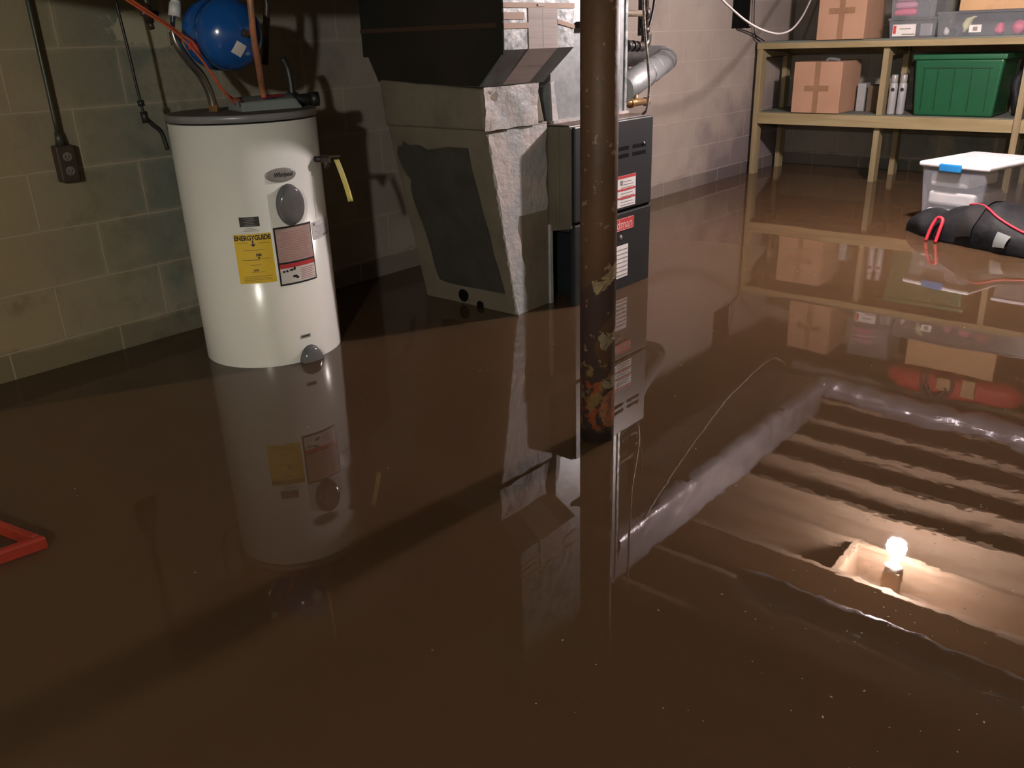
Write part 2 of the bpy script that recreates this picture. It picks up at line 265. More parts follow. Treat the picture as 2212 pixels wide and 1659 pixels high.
# ------------------------------------------------------------------ builders
def base_of(o):
    v = Vector((0, 0, 0))
    while o is not None: v = v + o.location; o = o.parent
    return v
def tag(o, label=None, cat=None, group=None, kind=None):
    if label: o['label'] = label
    if cat: o['category'] = cat
    if group: o['group'] = group
    if kind: o['kind'] = kind
    return o
def thing(name, label, cat, loc, group=None):
    o = bpy.data.objects.new(name, None); COL.objects.link(o); o.location = loc; o.empty_display_size = 0.1
    return tag(o, label, cat, group)
class MB:
    def __init__(s): s.v = []; s.f = []; s.sm = []
    def add(s, vs_, fs, smooth=False):
        n = len(s.v); s.v += [Vector(p) for p in vs_]; s.f += [tuple(i+n for i in f) for f in fs]; s.sm += [smooth]*len(fs); return s
    def hexa(s, b, t):   # bottom 4 ccw, top 4 ccw
        return s.add(list(b)+list(t), [(3, 2, 1, 0), (4, 5, 6, 7), (0, 1, 5, 4), (1, 2, 6, 5), (2, 3, 7, 6), (3, 0, 4, 7)])
    def box(s, x0, x1, y0, y1, z0, z1):
        return s.hexa([(x0, y0, z0), (x1, y0, z0), (x1, y1, z0), (x0, y1, z0)], [(x0, y0, z1), (x1, y0, z1), (x1, y1, z1), (x0, y1, z1)])
    def obox(s, c, u, v, w_):   # centre, half-axis vectors
        c, u, v, w_ = map(Vector, (c, u, v, w_))
        return s.hexa([c-u-v-w_, c+u-v-w_, c+u+v-w_, c-u+v-w_], [c-u-v+w_, c+u-v+w_, c+u+v+w_, c-u+v+w_])
    def lathe(s, prof, origin, axis=(0, 0, 1), n=40, caps=True):
        ax = Vector(axis).normalized(); a = ax.orthogonal().normalized(); b = ax.cross(a); o = Vector(origin)
        vs_ = []
        for r, h in prof:
            for i in range(n):
                t = 2*PI*i/n; vs_.append(o+ax*h+(a*math.cos(t)+b*math.sin(t))*r)
        fs = []
        for j in range(len(prof)-1):
            for i in range(n):
                k = (i+1) % n; fs.append((j*n+i, j*n+k, (j+1)*n+k, (j+1)*n+i))
        s.add(vs_, fs, True)
        if caps:
            m = len(s.v)-len(vs_)
            s.f += [tuple(m+i for i in reversed(range(n))), tuple(m+(len(prof)-1)*n+i for i in range(n))]; s.sm += [False, False]
        return s
    def tube(s, pts, r, n=10, sub=6, smooth=True):
        P = [Vector(p) for p in pts]
        if sub > 1 and len(P) > 2:
            Q = []
            for i in range(len(P)-1):
                p0 = P[max(i-1, 0)]; p1 = P[i]; p2 = P[i+1]; p3 = P[min(i+2, len(P)-1)]
                for k in range(sub):
                    t = k/sub; Q.append(0.5*((2*p1)+(p2-p0)*t+(2*p0-5*p1+4*p2-p3)*t*t+(3*p1-p0-3*p2+p3)*t**3))
            Q.append(P[-1]); P = Q
        up = None; vs_ = []
        for i, p in enumerate(P):
            d = (P[min(i+1, len(P)-1)]-P[max(i-1, 0)]).normalized()
            if up is None: up = d.orthogonal().normalized()
            up = (up-d*up.dot(d)).normalized(); sd = d.cross(up)
            rr = r(i/(len(P)-1)) if callable(r) else r
            for k in range(n):
                t = 2*PI*k/n; vs_.append(p+(up*math.cos(t)+sd*math.sin(t))*rr)
        fs = [(j*n+i, j*n+(i+1) % n, (j+1)*n+(i+1) % n, (j+1)*n+i) for j in range(len(P)-1) for i in range(n)]
        m = len(s.v); s.add(vs_, fs, smooth)
        s.f += [tuple(m+i for i in reversed(range(n))), tuple(m+(len(P)-1)*n+i for i in range(n))]; s.sm += [False, False]
        return s
    def grid(s, fn, nu, nv, smooth=True):
        vs_ = [fn(i/nu, j/nv) for j in range(nv+1) for i in range(nu+1)]
        return s.add(vs_, [(j*(nu+1)+i, j*(nu+1)+i+1, (j+1)*(nu+1)+i+1, (j+1)*(nu+1)+i) for j in range(nv) for i in range(nu)], smooth)
    def build(s, name, mat, parent=None, bevel=0.0, solid=0.0, bseg=2, disp=0.0, dscale=6.0, sub=0):
        b = base_of(parent) if parent is not None else Vector((0, 0, 0))
        me = bpy.data.meshes.new(name)
        if parent is None:   # origin of a free-standing mesh at its own base
            b = Vector((sum(p.x for p in s.v)/len(s.v), sum(p.y for p in s.v)/len(s.v), min(p.z for p in s.v)))
        vv = s.v
        if disp: vv = [p + Vector(noise.noise_vector(p*dscale))*disp for p in vv]
        me.from_pydata([tuple(p-b) for p in vv], [], s.f)
        for pl, sm in zip(me.polygons, s.sm): pl.use_smooth = sm
        me.materials.append(mat)
        bm = bmesh.new(); bm.from_mesh(me); bmesh.ops.recalc_face_normals(bm, faces=bm.faces); bm.to_mesh(me); bm.free()
        o = bpy.data.objects.new(name, me); COL.objects.link(o)
        if parent is None: o.location = b
        else: o.parent = parent
        if solid: mo = o.modifiers.new('solid', 'SOLIDIFY'); mo.thickness = solid; mo.offset = 1
        if bevel: mo = o.modifiers.new('bevel', 'BEVEL'); mo.width = bevel; mo.segments = bseg; mo.limit_method = 'ANGLE'; mo.angle_limit = math.radians(35)
        if sub: mo = o.modifiers.new('sub', 'SUBSURF'); mo.levels = sub; mo.render_levels = sub
        return o
def text_geo(body, size, shear=0.0, spacing=1.0, xscale=1.0, bold=0.0):
    cu_ = bpy.data.curves.new('t', 'FONT'); cu_.body = body; cu_.size = size; cu_.shear = shear; cu_.align_x = 'CENTER'; cu_.align_y = 'CENTER'
    cu_.space_character = spacing; cu_.offset = bold; cu_.resolution_u = 3
    to = bpy.data.objects.new('t', cu_); COL.objects.link(to)
    dg = bpy.context.evaluated_depsgraph_get(); me = bpy.data.meshes.new_from_object(to.evaluated_get(dg))
    v = [(p.co.x*xscale, p.co.y) for p in me.vertices]; f = [tuple(p.vertices) for p in me.polygons]
    bpy.data.objects.remove(to); bpy.data.curves.remove(cu_); bpy.data.meshes.remove(me)
    return v, f
def plane_text(mb, body, size, origin, ux, uy, **kw):
    v, f = text_geo(body, size, **kw); o = Vector(origin); ux = Vector(ux); uy = Vector(uy)
    mb.add([o+ux*x+uy*y for x, y in v], f)

# ------------------------------------------------------------------ the room
tag(MB().box(LEFTX, BACKX+0.2, FRONTY, WALLY+0.2, FLOOR-0.1, FLOOR).build('floor', MT['concrete']), kind='structure')
tag(MB().box(LEFTX+0.005, BACKX-0.005, FRONTY+0.005, WALLY-0.002, FLOOR+0.001, 0.0).build('flood_water', WATER),
    'still brown muddy flood water covering the whole basement floor', 'water', kind='stuff')
tag(MB().box(LEFTX, BACKX+0.2, FRONTY, WALLY+0.2, CEIL, CEIL+0.05).build('ceiling', MT['subfloor']), kind='structure')
wl = MB(); HX0, HX1, HZ0 = 6.665, 6.99, 1.19
wl.box(LEFTX-0.1, HX0, WALLY, WALLY+0.2, FLOOR, CEIL); wl.box(HX1, BACKX+0.2, WALLY, WALLY+0.2, FLOOR, CEIL)
wl.box(HX0, HX1, WALLY, WALLY+0.2, FLOOR, HZ0); wl.box(HX0, HX1, WALLY, WALLY+0.2, 1.52, CEIL)
tag(wl.build('wall_left', WALL_MAT), kind='structure')
tag(MB().box(HX0+0.001, HX1-0.001, WALLY+0.012, WALLY+0.05, HZ0+0.001, 1.519).build('hole_shade_panel', MT['dark']), kind='structure').name = 'hole_shade'  # flat black panel stands in for the shaded depth of the hole
tag(MB().box(BACKX, BACKX+0.2, FRONTY, WALLY, FLOOR, CEIL).build('wall_back', WALL_MAT_Y), kind='structure')
tag(MB().box(LEFTX-0.2, LEFTX, FRONTY, WALLY, FLOOR, CEIL).build('wall_front', WALL_MAT_Y), kind='structure')
tag(MB().box(LEFTX, BACKX, FRONTY-0.2, FRONTY, FLOOR, CEIL).build('wall_right', WALL_MAT_Y), kind='structure')
# ragged edge of the wall opening
rg = MB()
def ragged(u, v):
    return None
for k in range(9):
    x = HX0 + (HX1-HX0)*(k+0.5)/9; h = 0.012+0.02*random.random()
    rg.box(x-0.02, x+0.02, WALLY-0.004, WALLY+0.12, HZ0-0.004-h*0.3, HZ0+h*0.4)
tag(rg.build('trim_2', MT['dark']), kind='structure')
for i in range(25):
    x = LEFTX+0.01+0.43*i
    if x > BACKX-0.05: break
    tag(MB().box(x, x+0.042, FRONTY+0.01, WALLY-0.01, JOIST, CEIL-0.001).build('ceiling_joist', MT['joist']),
        'rough wooden floor joist running overhead towards the block wall, seen only mirrored in the water', 'joist', 'ceiling joists')

tag(MB().box(4.594, 4.978, 1.42, 1.46, JOIST, CEIL-0.002).build('joist_blocking', MT['joist']), 'short wooden blocking board nailed between two joists beside the ceiling bulb', 'blocking')
# ------------------------------------------------------------------ bulbs
def bulb(P, mat, label):
    t = thing('ceiling_lamp', label, 'lamp', (P.x, P.y, JOIST))
    MB().box(P.x-0.05, P.x+0.05, P.y-0.05, P.y+0.05, P.z+0.16, CEIL-0.002).build('mounting_block', MT['joist'], t)
    MB().lathe([(0.05, 0.16), (0.055, 0.13), (0.03, 0.115), (0.022, 0.085), (0.02, 0.07)], (P.x, P.y, P.z), n=24).build('lampholder', MT['porcelain'], t)
    prof = [(0.016, 0.078), (0.024, 0.064), (0.048, 0.034), (0.060, 0.0), (0.050, -0.034), (0.027, -0.054), (0.002, -0.061)]
    MB().lathe(prof, (P.x, P.y, P.z), n=24).build('bulb', mat, t)
bulb(BULB1, bulb_mat('bulb_glow_warm', BULB1_COL, BULB1_E), 'bare glowing ceiling bulb near the shelves, mirrored as a bright spot in the water')
bulb(BULB2, bulb_mat('bulb_glow_pale', BULB2_COL, BULB2_E), 'bare glowing bulb on the ceiling behind the camera, lighting the water heater')

# ------------------------------------------------------------------ support post
pt = thing('support_post', 'rusty brown round steel support post with peeling paint standing in the water', 'post', (1.945, 1.375, FLOOR))
MB().lathe([(0.052, 0), (0.052, 2.24)], (1.945, 1.375, FLOOR), n=40).build('column', POST, pt)
MB().box(1.865, 2.025, 1.295, 1.455, FLOOR+2.24, FLOOR+2.258).build('top_plate', MT['iron'], pt)
def post_patch(ctr_deg, zc, w_, h_, sl, mat, seed):
    mb = MB(); rnd = random.Random(seed)
    pts = []; n = 26
    for i in range(n):
        t = 2*PI*i/n; rr = 1+rnd.uniform(-0.22, 0.16)
        u = math.cos(t)*w_/2*rr; v = math.sin(t)*h_/2*rr + sl*math.cos(t)*w_/2
        a = math.radians(ctr_deg)+u/0.052; pts.append((a, zc+v))
    ca = math.radians(ctr_deg); R_ = 0.0525
    vs_ = [(1.945+R_*math.cos(ca), 1.375+R_*math.sin(ca), zc)]
    fs = []
    for k in (0.5, 1.0):
        for a, z in pts:
            aa = ca+(a-ca)*k; vs_.append((1.945+R_*math.cos(aa), 1.375+R_*math.sin(aa), zc+(z-zc)*k))
    for i in range(n):
        j = (i+1) % n; fs.append((0, 1+i, 1+j)); fs.append((1+i, 1+n+i, 1+n+j, 1+j))
    mb.add(vs_, fs, True); return mb.build('bare_patch', mat, pt)
patchm = M('exposed_ochre_primer', (0.21, 0.155, 0.075), 0.7, c2=(0.13, 0.09, 0.05), scale=45, bump=0.4)
patchg = M('exposed_olive_primer', (0.15, 0.115, 0.065), 0.7, c2=(0.10, 0.075, 0.045), scale=45, bump=0.4)
def post_shard(pts, mat, label):     # pts: (degrees round the post, z)
    rnd = random.Random(len(label)); P = []
    for i in range(len(pts)):
        a0, z0 = pts[i]; a1, z1 = pts[(i+1) % len(pts)]
        for k in range(6):
            t = k/6; j = 0 if k == 0 else 1
            P.append((a0+(a1-a0)*t+j*rnd.uniform(-2.5, 2.5), z0+(z1-z0)*t+j*rnd.uniform(-.0035, .0035)))
    ca = sum(a for a, z in P)/len(P); cz = sum(z for a, z in P)/len(P); R_ = 0.0529; n = len(P)
    f = lambda a, z: (1.945+R_*math.cos(math.radians(a)), 1.375+R_*math.sin(math.radians(a)), z)
    NR = 10; vs_ = [f(ca, cz)]
    for q in range(1, NR+1): vs_ += [f(ca+(a-ca)*q/NR, cz+(z-cz)*q/NR) for a, z in P]
    fs = []
    for i in range(n):
        j = (i+1) % n; fs.append((0, 1+i, 1+j))
        for q in range(NR-1): fs.append((1+q*n+i, 1+(q+1)*n+i, 1+(q+1)*n+j, 1+q*n+j))
    tag(MB().add(vs_, fs, True).build('bare_patch', mat, pt), label)
post_shard([(306, 0.575), (304, 0.520), (272, 0.508), (244, 0.490), (222, 0.475), (208, 0.468), (196, 0.508), (215, 0.512), (236, 0.524), (262, 0.545)], patchm, 'ochre bare patch widening to the right edge')
post_shard([(304, 0.372), (285, 0.325), (268, 0.318), (240, 0.298), (228, 0.305), (216, 0.345), (233, 0.358), (262, 0.350)], patchg, 'olive bare patch below the ochre one')
post_shard([(304, 0.215), (300, 0.178), (266, 0.175), (240, 0.180), (232, 0.203), (262, 0.212)], patchg, 'lowest olive bare patch')
post_shard([(300, 0.172), (302, 0.075), (285, 0.048), (250, 0.052), (230, 0.075), (222, 0.110), (236, 0.150), (262, 0.170)], M('orange_rust', (0.20, 0.06, 0.02), 0.75, c2=(0.09, 0.045, 0.022), scale=60, bump=0.5), 'orange rust patch just above the water')

# ------------------------------------------------------------------ water heater
HC = Vector((1.85, 2.95, 0)); HR = 0.27
wh = thing('water_heater', 'tall white cylindrical electric water heater with yellow and red labels', 'water heater', (HC.x, HC.y, FLOOR))
def cyl(a, z, r=HR+0.0012): t = math.radians(a); return Vector((HC.x+r*math.cos(t), HC.y+r*math.sin(t), z))
MB().lathe([(HR-0.004, -0.28), (HR, -0.27), (HR, 0.905)], (HC.x, HC.y, 0), n=96).build('jacket', MT['heater'], wh)
lid = MB().lathe([(HR+0.001, 0.911), (HR+0.005, 0.912), (HR+0.005, 0.934), (HR+0.002, 0.9365), (HR-0.006, 0.9365), (HR-0.008, 0.934)], (HC.x, HC.y, 0), n=96).build('lid_rim', MT['lidgrey'], wh)
MB().lathe([(HR-0.007, 0.930), (HR-0.007, 0.9358)], (HC.x, HC.y, 0), n=64).build('lid_top', MT['lidtop'], lid)
def patch(a0, a1, z0, z1, mat, name, parent, r=HR+0.0012, na=10, th=0.0006, bot=None):
    mb = MB().grid(lambda u, v: cyl(a0+(a1-a0)*u, z0+(z1-z0)*v, r), na, 1)
    return mb.build(name, mat, parent)
def wrap(mb, v, f, a, z, r, rot=0.0):
    vs_ = []
    for x, y in v:
        xr = x*math.cos(rot)-y*math.sin(rot); yr = x*math.sin(rot)+y*math.cos(rot)
        vs_.append(cyl(a+math.degrees(xr/HR), z+yr, r))
    mb.add(vs_, f)
def bar(mb, a0, a1, z0, z1, r):
    n = max(1, int(abs(a1-a0)/4)); g = [cyl(a0+(a1-a0)*i/n, z, r) for z in (z0, z1) for i in range(n+1)]
    mb.add(g, [(i, i+1, n+2+i, n+1+i) for i in range(n)])
# yellow efficiency label
el = patch(-142.3, -113.8, 0.336, 0.522, MT['yellow'], 'energy_label', wh); el['label'] = 'yellow energy label with black heading'
t = MB(); v, f = text_geo('ENERGYGUIDE', 0.0245, bold=0.0010, xscale=0.80); wrap(t, v, f, -128, 0.507, HR+0.0022)
t.build('lettering', MT['black'], el); t = MB()
bar(t, -128.6, -127.6, 0.480, 0.498, HR+0.0022); t.add([cyl(-130.2, 0.484, HR+0.0022), cyl(-128.1, 0.474, HR+0.0022), cyl(-126.0, 0.484, HR+0.0022)], [(0, 1, 2)])
t.build('arrow', MT['black'], el); t = MB()
v, f = text_geo('508', 0.013, bold=0.0006); wrap(t, v, f, -125, 0.443, HR+0.0022)
t.add([cyl(-126.2, 0.436, HR+0.0022), cyl(-125, 0.427, HR+0.0022), cyl(-123.8, 0.436, HR+0.0022)], [(0, 1, 2)]); bar(t, -138, -124.5, 0.4245, 0.4265, HR+0.0022)
t.build('energy_scale', MT['black'], el); t = MB()
v, f = text_geo('$228', 0.009, bold=0.0004); wrap(t, v, f, -128.4, 0.386, HR+0.0022)
t.build('cost_figure', MT['black'], el)
t = MB()
for z, a0, a1 in ((0.489, -141, -132), (0.486, -124, -115), (0.461, -136, -120), (0.4275, -124, -116.5), (0.405, -132, -124), (0.378, -132, -122), (0.362, -138, -117), (0.355, -139, -119), (0.349, -139, -117), (0.343, -139, -125)):
    bar(t, a0, a1, z, z+0.0018, HR+0.0020)
t.build('fine_print', MT['brownink'], el)
# warning label
wlb = patch(-111.7, -77.6, 0.3145, 0.536, MT['black'], 'warning_label', wh, na=14); wlb['label'] = 'black bordered warning label with red lower band'
wlb2 = patch(-110.4, -78.7, 0.403, 0.529, MT['tan'], 'notice_panel', wlb, HR+0.0018, 12)
patch(-110.4, -78.7, 0.3215, 0.396, MT['offwhite'], 'hazard_panel', wlb, HR+0.0018, 12)
t = MB(); bar(t, -110.4, -78.7, 0.380, 0.396, HR+0.0024); t.build('red_band', MT['red'], wlb)
t = MB()
for k in range(13): bar(t, -108.5+(k % 3)*1.2, -80.5-(k*7 % 5), 0.411+k*0.0085, 0.4130+k*0.0085, HR+0.0024)
for k in range(7): bar(t, -93.5, -80+(k % 2)*-2, 0.328+k*0.0068, 0.3305+k*0.0068, HR+0.0024)
t.build('faded_print', MT['pinkink'], wlb)
t = MB()
def blob(a, z, w_, h_, seed):
    rnd = random.Random(seed); n = 14
    pts = [cyl(a, z, HR+0.0026)]+[cyl(a+math.degrees(math.cos(2*PI*i/n)*w_*rnd.uniform(.6, 1.1)/HR), z+math.sin(2*PI*i/n)*h_*rnd.uniform(.6, 1.15), HR+0.0026) for i in range(n)]
    t.add(pts, [(0, 1+i, 1+(i+1) % n) for i in range(n)])
for a, z, w_, h_, s_ in ((-107.5, 0.368, .006, .005, 1), (-104.8, 0.369, .005, .006, 2), (-101, 0.371, .009, .005, 3), (-98.5, 0.376, .006, .008, 4), (-99, 0.345, .011, .006, 5), (-96.8, 0.340, .007, .006, 6)): blob(a, z, w_, h_, s_)
t.build('pictograms', MT['black'], wlb)
# small black label and its white lines
bl = patch(-136, -121, 0.549, 0.584, MT['black'], 'notice_plate', wh)
t = MB()
for k in range(5): bar(t, -133+(k % 2)*2, -124-(k % 3), 0.5525+k*0.0062, 0.5545+k*0.0062, HR+0.0022)
t.build('fine_print', MT['greyink'], bl)
t = MB()
for k in range(3): bar(t, -134+k, -122-k*2, 0.532+k*0.005, 0.5335+k*0.005, HR+0.0014)
t.build('fine_print', MT['greyink'], wh)
# rating plate wrapping round to the right
rl = patch(-76.6, -42, 0.462, 0.530, MT['whitelab'], 'rating_label', wh, na=12)
t = MB()
v, f = text_geo('50', 0.012, bold=0.0006); wrap(t, v, f, -73.5, 0.519, HR+0.0022)
for k in range(7): bar(t, -74+(k*5 % 7), -50+(k*3 % 5), 0.471+k*0.0065, 0.4725+k*0.0065, HR+0.0020)
bar(t, -62, -50, 0.4655, 0.4745, HR+0.0021); bar(t, -76, -43, 0.4625, 0.4635, HR+0.0021)
t.build('lettering', MT['greyink'], rl)
# small grey plate above lower cover
sp_ = patch(-100.8, -91.8, 0.094, 0.108, MT['silver'], 'small_plate', wh, na=4)
t = MB(); bar(t, -99.5, -93.2, 0.1, 0.104, HR+0.002); t.build('fine_print', MT['black'], sp_)
# oval name badge
def oval(a, z, w_, h_, depth, mat, name, lip=0.0, prof=None):
    mb = MB(); n = 44; rings = prof or [(1.0, 0.0), (0.98, 0.4), (0.9, 0.75), (0.7, 0.95), (0.35, 1.0), (0.0, 1.0)]
    vs_ = []
    for k, d in rings:
        for i in range(n):
            t_ = 2*PI*i/n; vs_.append(cyl(a+math.degrees(math.cos(t_)*w_*k/HR), z+math.sin(t_)*h_*k, HR+0.001+depth*d))
    mb.add(vs_, [(j*n+i, j*n+(i+1) % n, (j+1)*n+(i+1) % n, (j+1)*n+i) for j in range(len(rings)-1) for i in range(n)], True)
    return mb.build(name, mat, wh)
bd = oval(-99.2, 0.722, 0.060, 0.0255, 0.004, MT['silver'], 'name_badge')
t = MB(); v, f = text_geo('Whirlpool', 0.022, shear=0.35, bold=0.0006, xscale=0.8); wrap(t, v, f, -98.2, 0.723, HR+0.0062); t.build('lettering', MT['black'], bd)
cover_prof = [(1.06, 0.0), (1.06, 0.12), (1.0, 0.16), (0.97, 0.6), (0.92, 0.82), (0.80, 0.95), (0.5, 1.0), (0.0, 1.02)]
oval(-95.6, 0.612, 0.050, 0.072, 0.030, MT['greyplastic'], 'element_cover', prof=cover_prof)['label'] = 'upper grey oval element cover'
oval(-94.0, -0.012, 0.046, 0.070, 0.030, MT['greyplastic'], 'element_cover', prof=cover_prof)['label'] = 'lower grey oval element cover, half under water'
# relief valve with hanging tag
a = -59.8; o = cyl(a, 0.755, HR); out = Vector((math.cos(math.radians(a)), math.sin(math.radians(a)), 0))
vb = MB().tube([o-out*0.01, o+out*0.035], 0.011, sub=1).tube([o+out*0.03, o+out*0.062], 0.017, n=6, sub=1, smooth=False)
vb.tube([o+out*0.045+Vector((0, 0, 0.002)), o+out*0.045-Vector((0, 0, 0.035))], 0.011, sub=1)
rv = vb.build('relief_valve', MT['iron'], wh)
side = Vector((0.85, -0.53, 0))
p = o+out*0.05
MB().obox(p+side*0.02+Vector((0, 0, 0.008)), side*0.024, out*0.006, Vector((0, 0, 0.004))).build('test_lever', MT['iron'], rv)
p = p+side*0.03
tg = MB().grid(lambda u, v: p+side*(0.004+0.020*(u-0.5)+0.032*v-0.003*math.sin(3*v))+Vector((0, 0, -0.004-0.160*v))+out*(0.01*math.sin(2.5*v)), 2, 10)
tg.build('hanging_tag', MT['tagyel'], rv, solid=0.0008)
# junction box on the lid
jb = MB().hexa([(1.795, 2.865, 0.934), (2.035, 2.815, 0.934), (2.10, 2.975, 0.936), (1.85, 3.05, 0.934)],
               [(1.815, 2.885, 0.968), (2.02, 2.84, 0.972), (2.085, 2.955, 0.985), (1.865, 3.035, 0.980)])
jbx = jb.build('junction_cover', MT['boxgrey'], wh, bevel=0.008, bseg=3)
n_ = Vector((0.0, -0.09, 1)).normalized()
def jtop(u, v, dz=0.002):
    A, B, C_, D = Vector((1.815, 2.885, 0.968)), Vector((2.02, 2.84, 0.972)), Vector((2.085, 2.955, 0.985)), Vector((1.865, 3.035, 0.980))
    return (A*(1-u)+B*u)*(1-v)+(D*(1-u)+C_*u)*v+Vector((0, 0, dz))
MB().grid(lambda u, v: jtop(0.42+0.40*u, 0.30+0.5*v), 2, 2).build('red_sticker', MT['red'], jbx)
MB().grid(lambda u, v: jtop(0.42+0.25*u, 0.14+0.16*v), 2, 2).build('blue_sticker', MT['blueink'], jbx)
# hot outlet: dark pipe lying over the lid's right edge
MB().tube([(2.02, 2.93, 0.959), (2.145, 2.875, 0.959)], 0.0215, n=18, sub=1).tube([(2.12, 2.886, 0.959), (2.15, 2.873, 0.959)], 0.027, n=18, sub=1).build('outlet_elbow', MT['blackrub'], wh)
# black cable whip rising from the junction cover
tag(MB().tube([(2.085, 2.95, 0.972), (2.088, 2.955, 1.03), (2.085, 2.96, 1.075), (2.070, 2.965, 1.112)], 0.0155, n=12).tube([(2.085, 2.95, 0.962), (2.085, 2.95, 0.985)], 0.024, n=12, sub=1).build('cable_whip', MT['blackrub']),
    'short thick black cable stub standing up from the right of the water heater lid', 'cable')

# ------------------------------------------------------------------ pipes and hoses above the heater
fx = thing('flexible_hose', 'braided steel flexible hose curving from the water heater lid up out of view', 'hose', (1.74, 3.03, 0.934))
MB().tube([(1.765, 3.0, 0.955), (1.762, 3.0, 0.988), (1.752, 3.0, 1.026), (1.732, 3.0, 1.07), (1.699, 3.0, 1.111), (1.665, 3.0, 1.166), (1.653, 3.0, 1.213), (1.658, 3.0, 1.241), (1.671, 3.0, 1.29), (1.69, 3.0, 1.38)], lambda s: 0.0155-0.007*max(0, min(1, (s-0.55)/0.1)), n=14).build('braided_sleeve', MT['braid'], fx)
MB().tube([(1.765, 3.0, 0.937), (1.765, 3.0, 0.960)], 0.0185, n=6, sub=1, smooth=False).tube([(1.765, 3.0, 0.960), (1.763, 3.0, 0.985)], 0.0145, n=14, sub=1).build('brass_nut', MT['brass'], fx)
MB().tube([(1.669, 3.0, 1.262), (1.681, 3.0, 1.305)], 0.021, n=16, sub=1).tube([(1.681, 3.0, 1.305), (1.684, 3.0, 1.315)], 0.017, n=16, sub=1).build('white_coupling', MT['whiteplastic'], fx)
tag(MB().tube([(1.60, 3.05, 1.42), (1.602, 3.05, 1.30), (1.60, 3.05, 1.245)], 0.016, n=12, sub=1).tube([(1.575, 3.05, 1.275), (1.635, 3.05, 1.275)], 0.010, n=10, sub=1).tube([(1.60, 3.05, 1.25), (1.60, 3.04, 1.225)], 0.010, n=10, sub=1).build('valve', MT['iron']),
    'dark shutoff valve on the pipe left of the blue tank', 'valve')
tag(MB().tube([(1.79, 2.72, 1.62), (1.806, 2.73, 1.33), (1.826, 2.77, 1.187), (1.884, 2.85, 1.079), (1.935, 2.925, 1.01), (1.950, 2.94, 0.965)], 0.0115, n=14).build('copper_pipe', MT['copper']),
    'tarnished copper pipe dropping to the top of the water heater', 'pipe')
tag(MB().tube([(2.083, 3.04, 1.49), (2.083, 3.04, 1.30), (2.045, 3.05, 1.09)], 0.014, n=12, sub=1).build('iron_pipe', MT['iron']),
    'dark vertical pipe hanging right of the blue tank', 'pipe')
# expansion tank, axis along y
TC = Vector((1.800, 2.925, 1.200)); TR = 0.121
et = thing('expansion_tank', 'round blue steel expansion tank hanging above the water heater', 'tank', (TC.x, TC.y, TC.z-TR))
prof = []
for k in range(13):
    t_ = PI/2*k/12; prof.append((max(TR*math.sin(t_), 0.001), -0.045-0.095*math.cos(t_)))
prof += [(TR, -0.02), (TR-0.006, -0.012), (TR-0.006, 0.0), (TR, 0.008), (TR, 0.05)]
for k in range(1, 12):
    t_ = PI/2*k/12; prof.append((TR*math.cos(t_), 0.05+0.075*math.sin(t_)))
MB().lathe(prof, (TC.x, TC.y, TC.z), axis=(0, 1, 0), n=56).build('shell', MT['blue'], et)
yv = TC.y-0.140
MB().tube([(TC.x+0.0, yv+0.01, TC.z), (TC.x, yv-0.018, TC.z)], 0.012, n=14, sub=1).build('air_valve_cap', MT['iron'], et)
# square sticker hugging the dome
def dome(dx, dz):
    rr = math.hypot(dx, dz); k = math.sqrt(max(0, 1-(rr/TR)**2)); return Vector((TC.x+dx, TC.y-0.045-0.095*k-0.0012, TC.z+dz))
MB().grid(lambda u, v: dome(-0.022+0.036*(u-0.5)*1.0+0.020*(v-0.5), -0.050+0.036*(v-0.5)*1.0-0.020*(u-0.5)), 6, 6).build('square_sticker', MT['whitelab'], et)
MB().tube([(1.80, 3.04, 1.2), (1.80, 3.10, 1.2), (1.78, 3.13, 1.2), (1.73, 3.13, 1.2)], 0.014, n=12, sub=1).tube([(1.73, 3.13, 1.17), (1.73, 3.13, 1.215)], 0.02, n=8, sub=1).build('tank_fitting', MT['brass'], et)
MB().obox((1.695, 2.93, 1.165), (0.026, 0, -0.008), (0, 0.003, 0), (0.006, 0, 0.018)).build('red_tag', MT['red'], et)
# orange cables sweeping across
oc = [
 ('upper orange cable crossing in front of the blue tank', [(1.38, 2.86, 1.36), (1.434, 2.86, 1.319), (1.505, 2.86, 1.272), (1.571, 2.86, 1.228), (1.61, 2.86, 1.198), (1.645, 2.86, 1.174), (1.668, 2.86, 1.12), (1.695, 2.86, 1.072), (1.725, 2.86, 1.022), (1.751, 2.86, 0.994), (1.8, 2.87, 0.975)], 0.0045),
 ('lower orange cable running beside the other one down to the heater lid', [(1.36, 2.84, 1.35), (1.402, 2.84, 1.321), (1.487, 2.84, 1.266), (1.553, 2.84, 1.225), (1.59, 2.84, 1.193), (1.618, 2.84, 1.165), (1.644, 2.84, 1.134), (1.666, 2.84, 1.103), (1.691, 2.84, 1.063), (1.728, 2.84, 1.005), (1.765, 2.85, 0.965)], 0.0040)]
for lb, pts, r_ in oc: tag(MB().tube(pts, r_, n=8).build('orange_cable', MT['orange']), lb, 'cable', None)
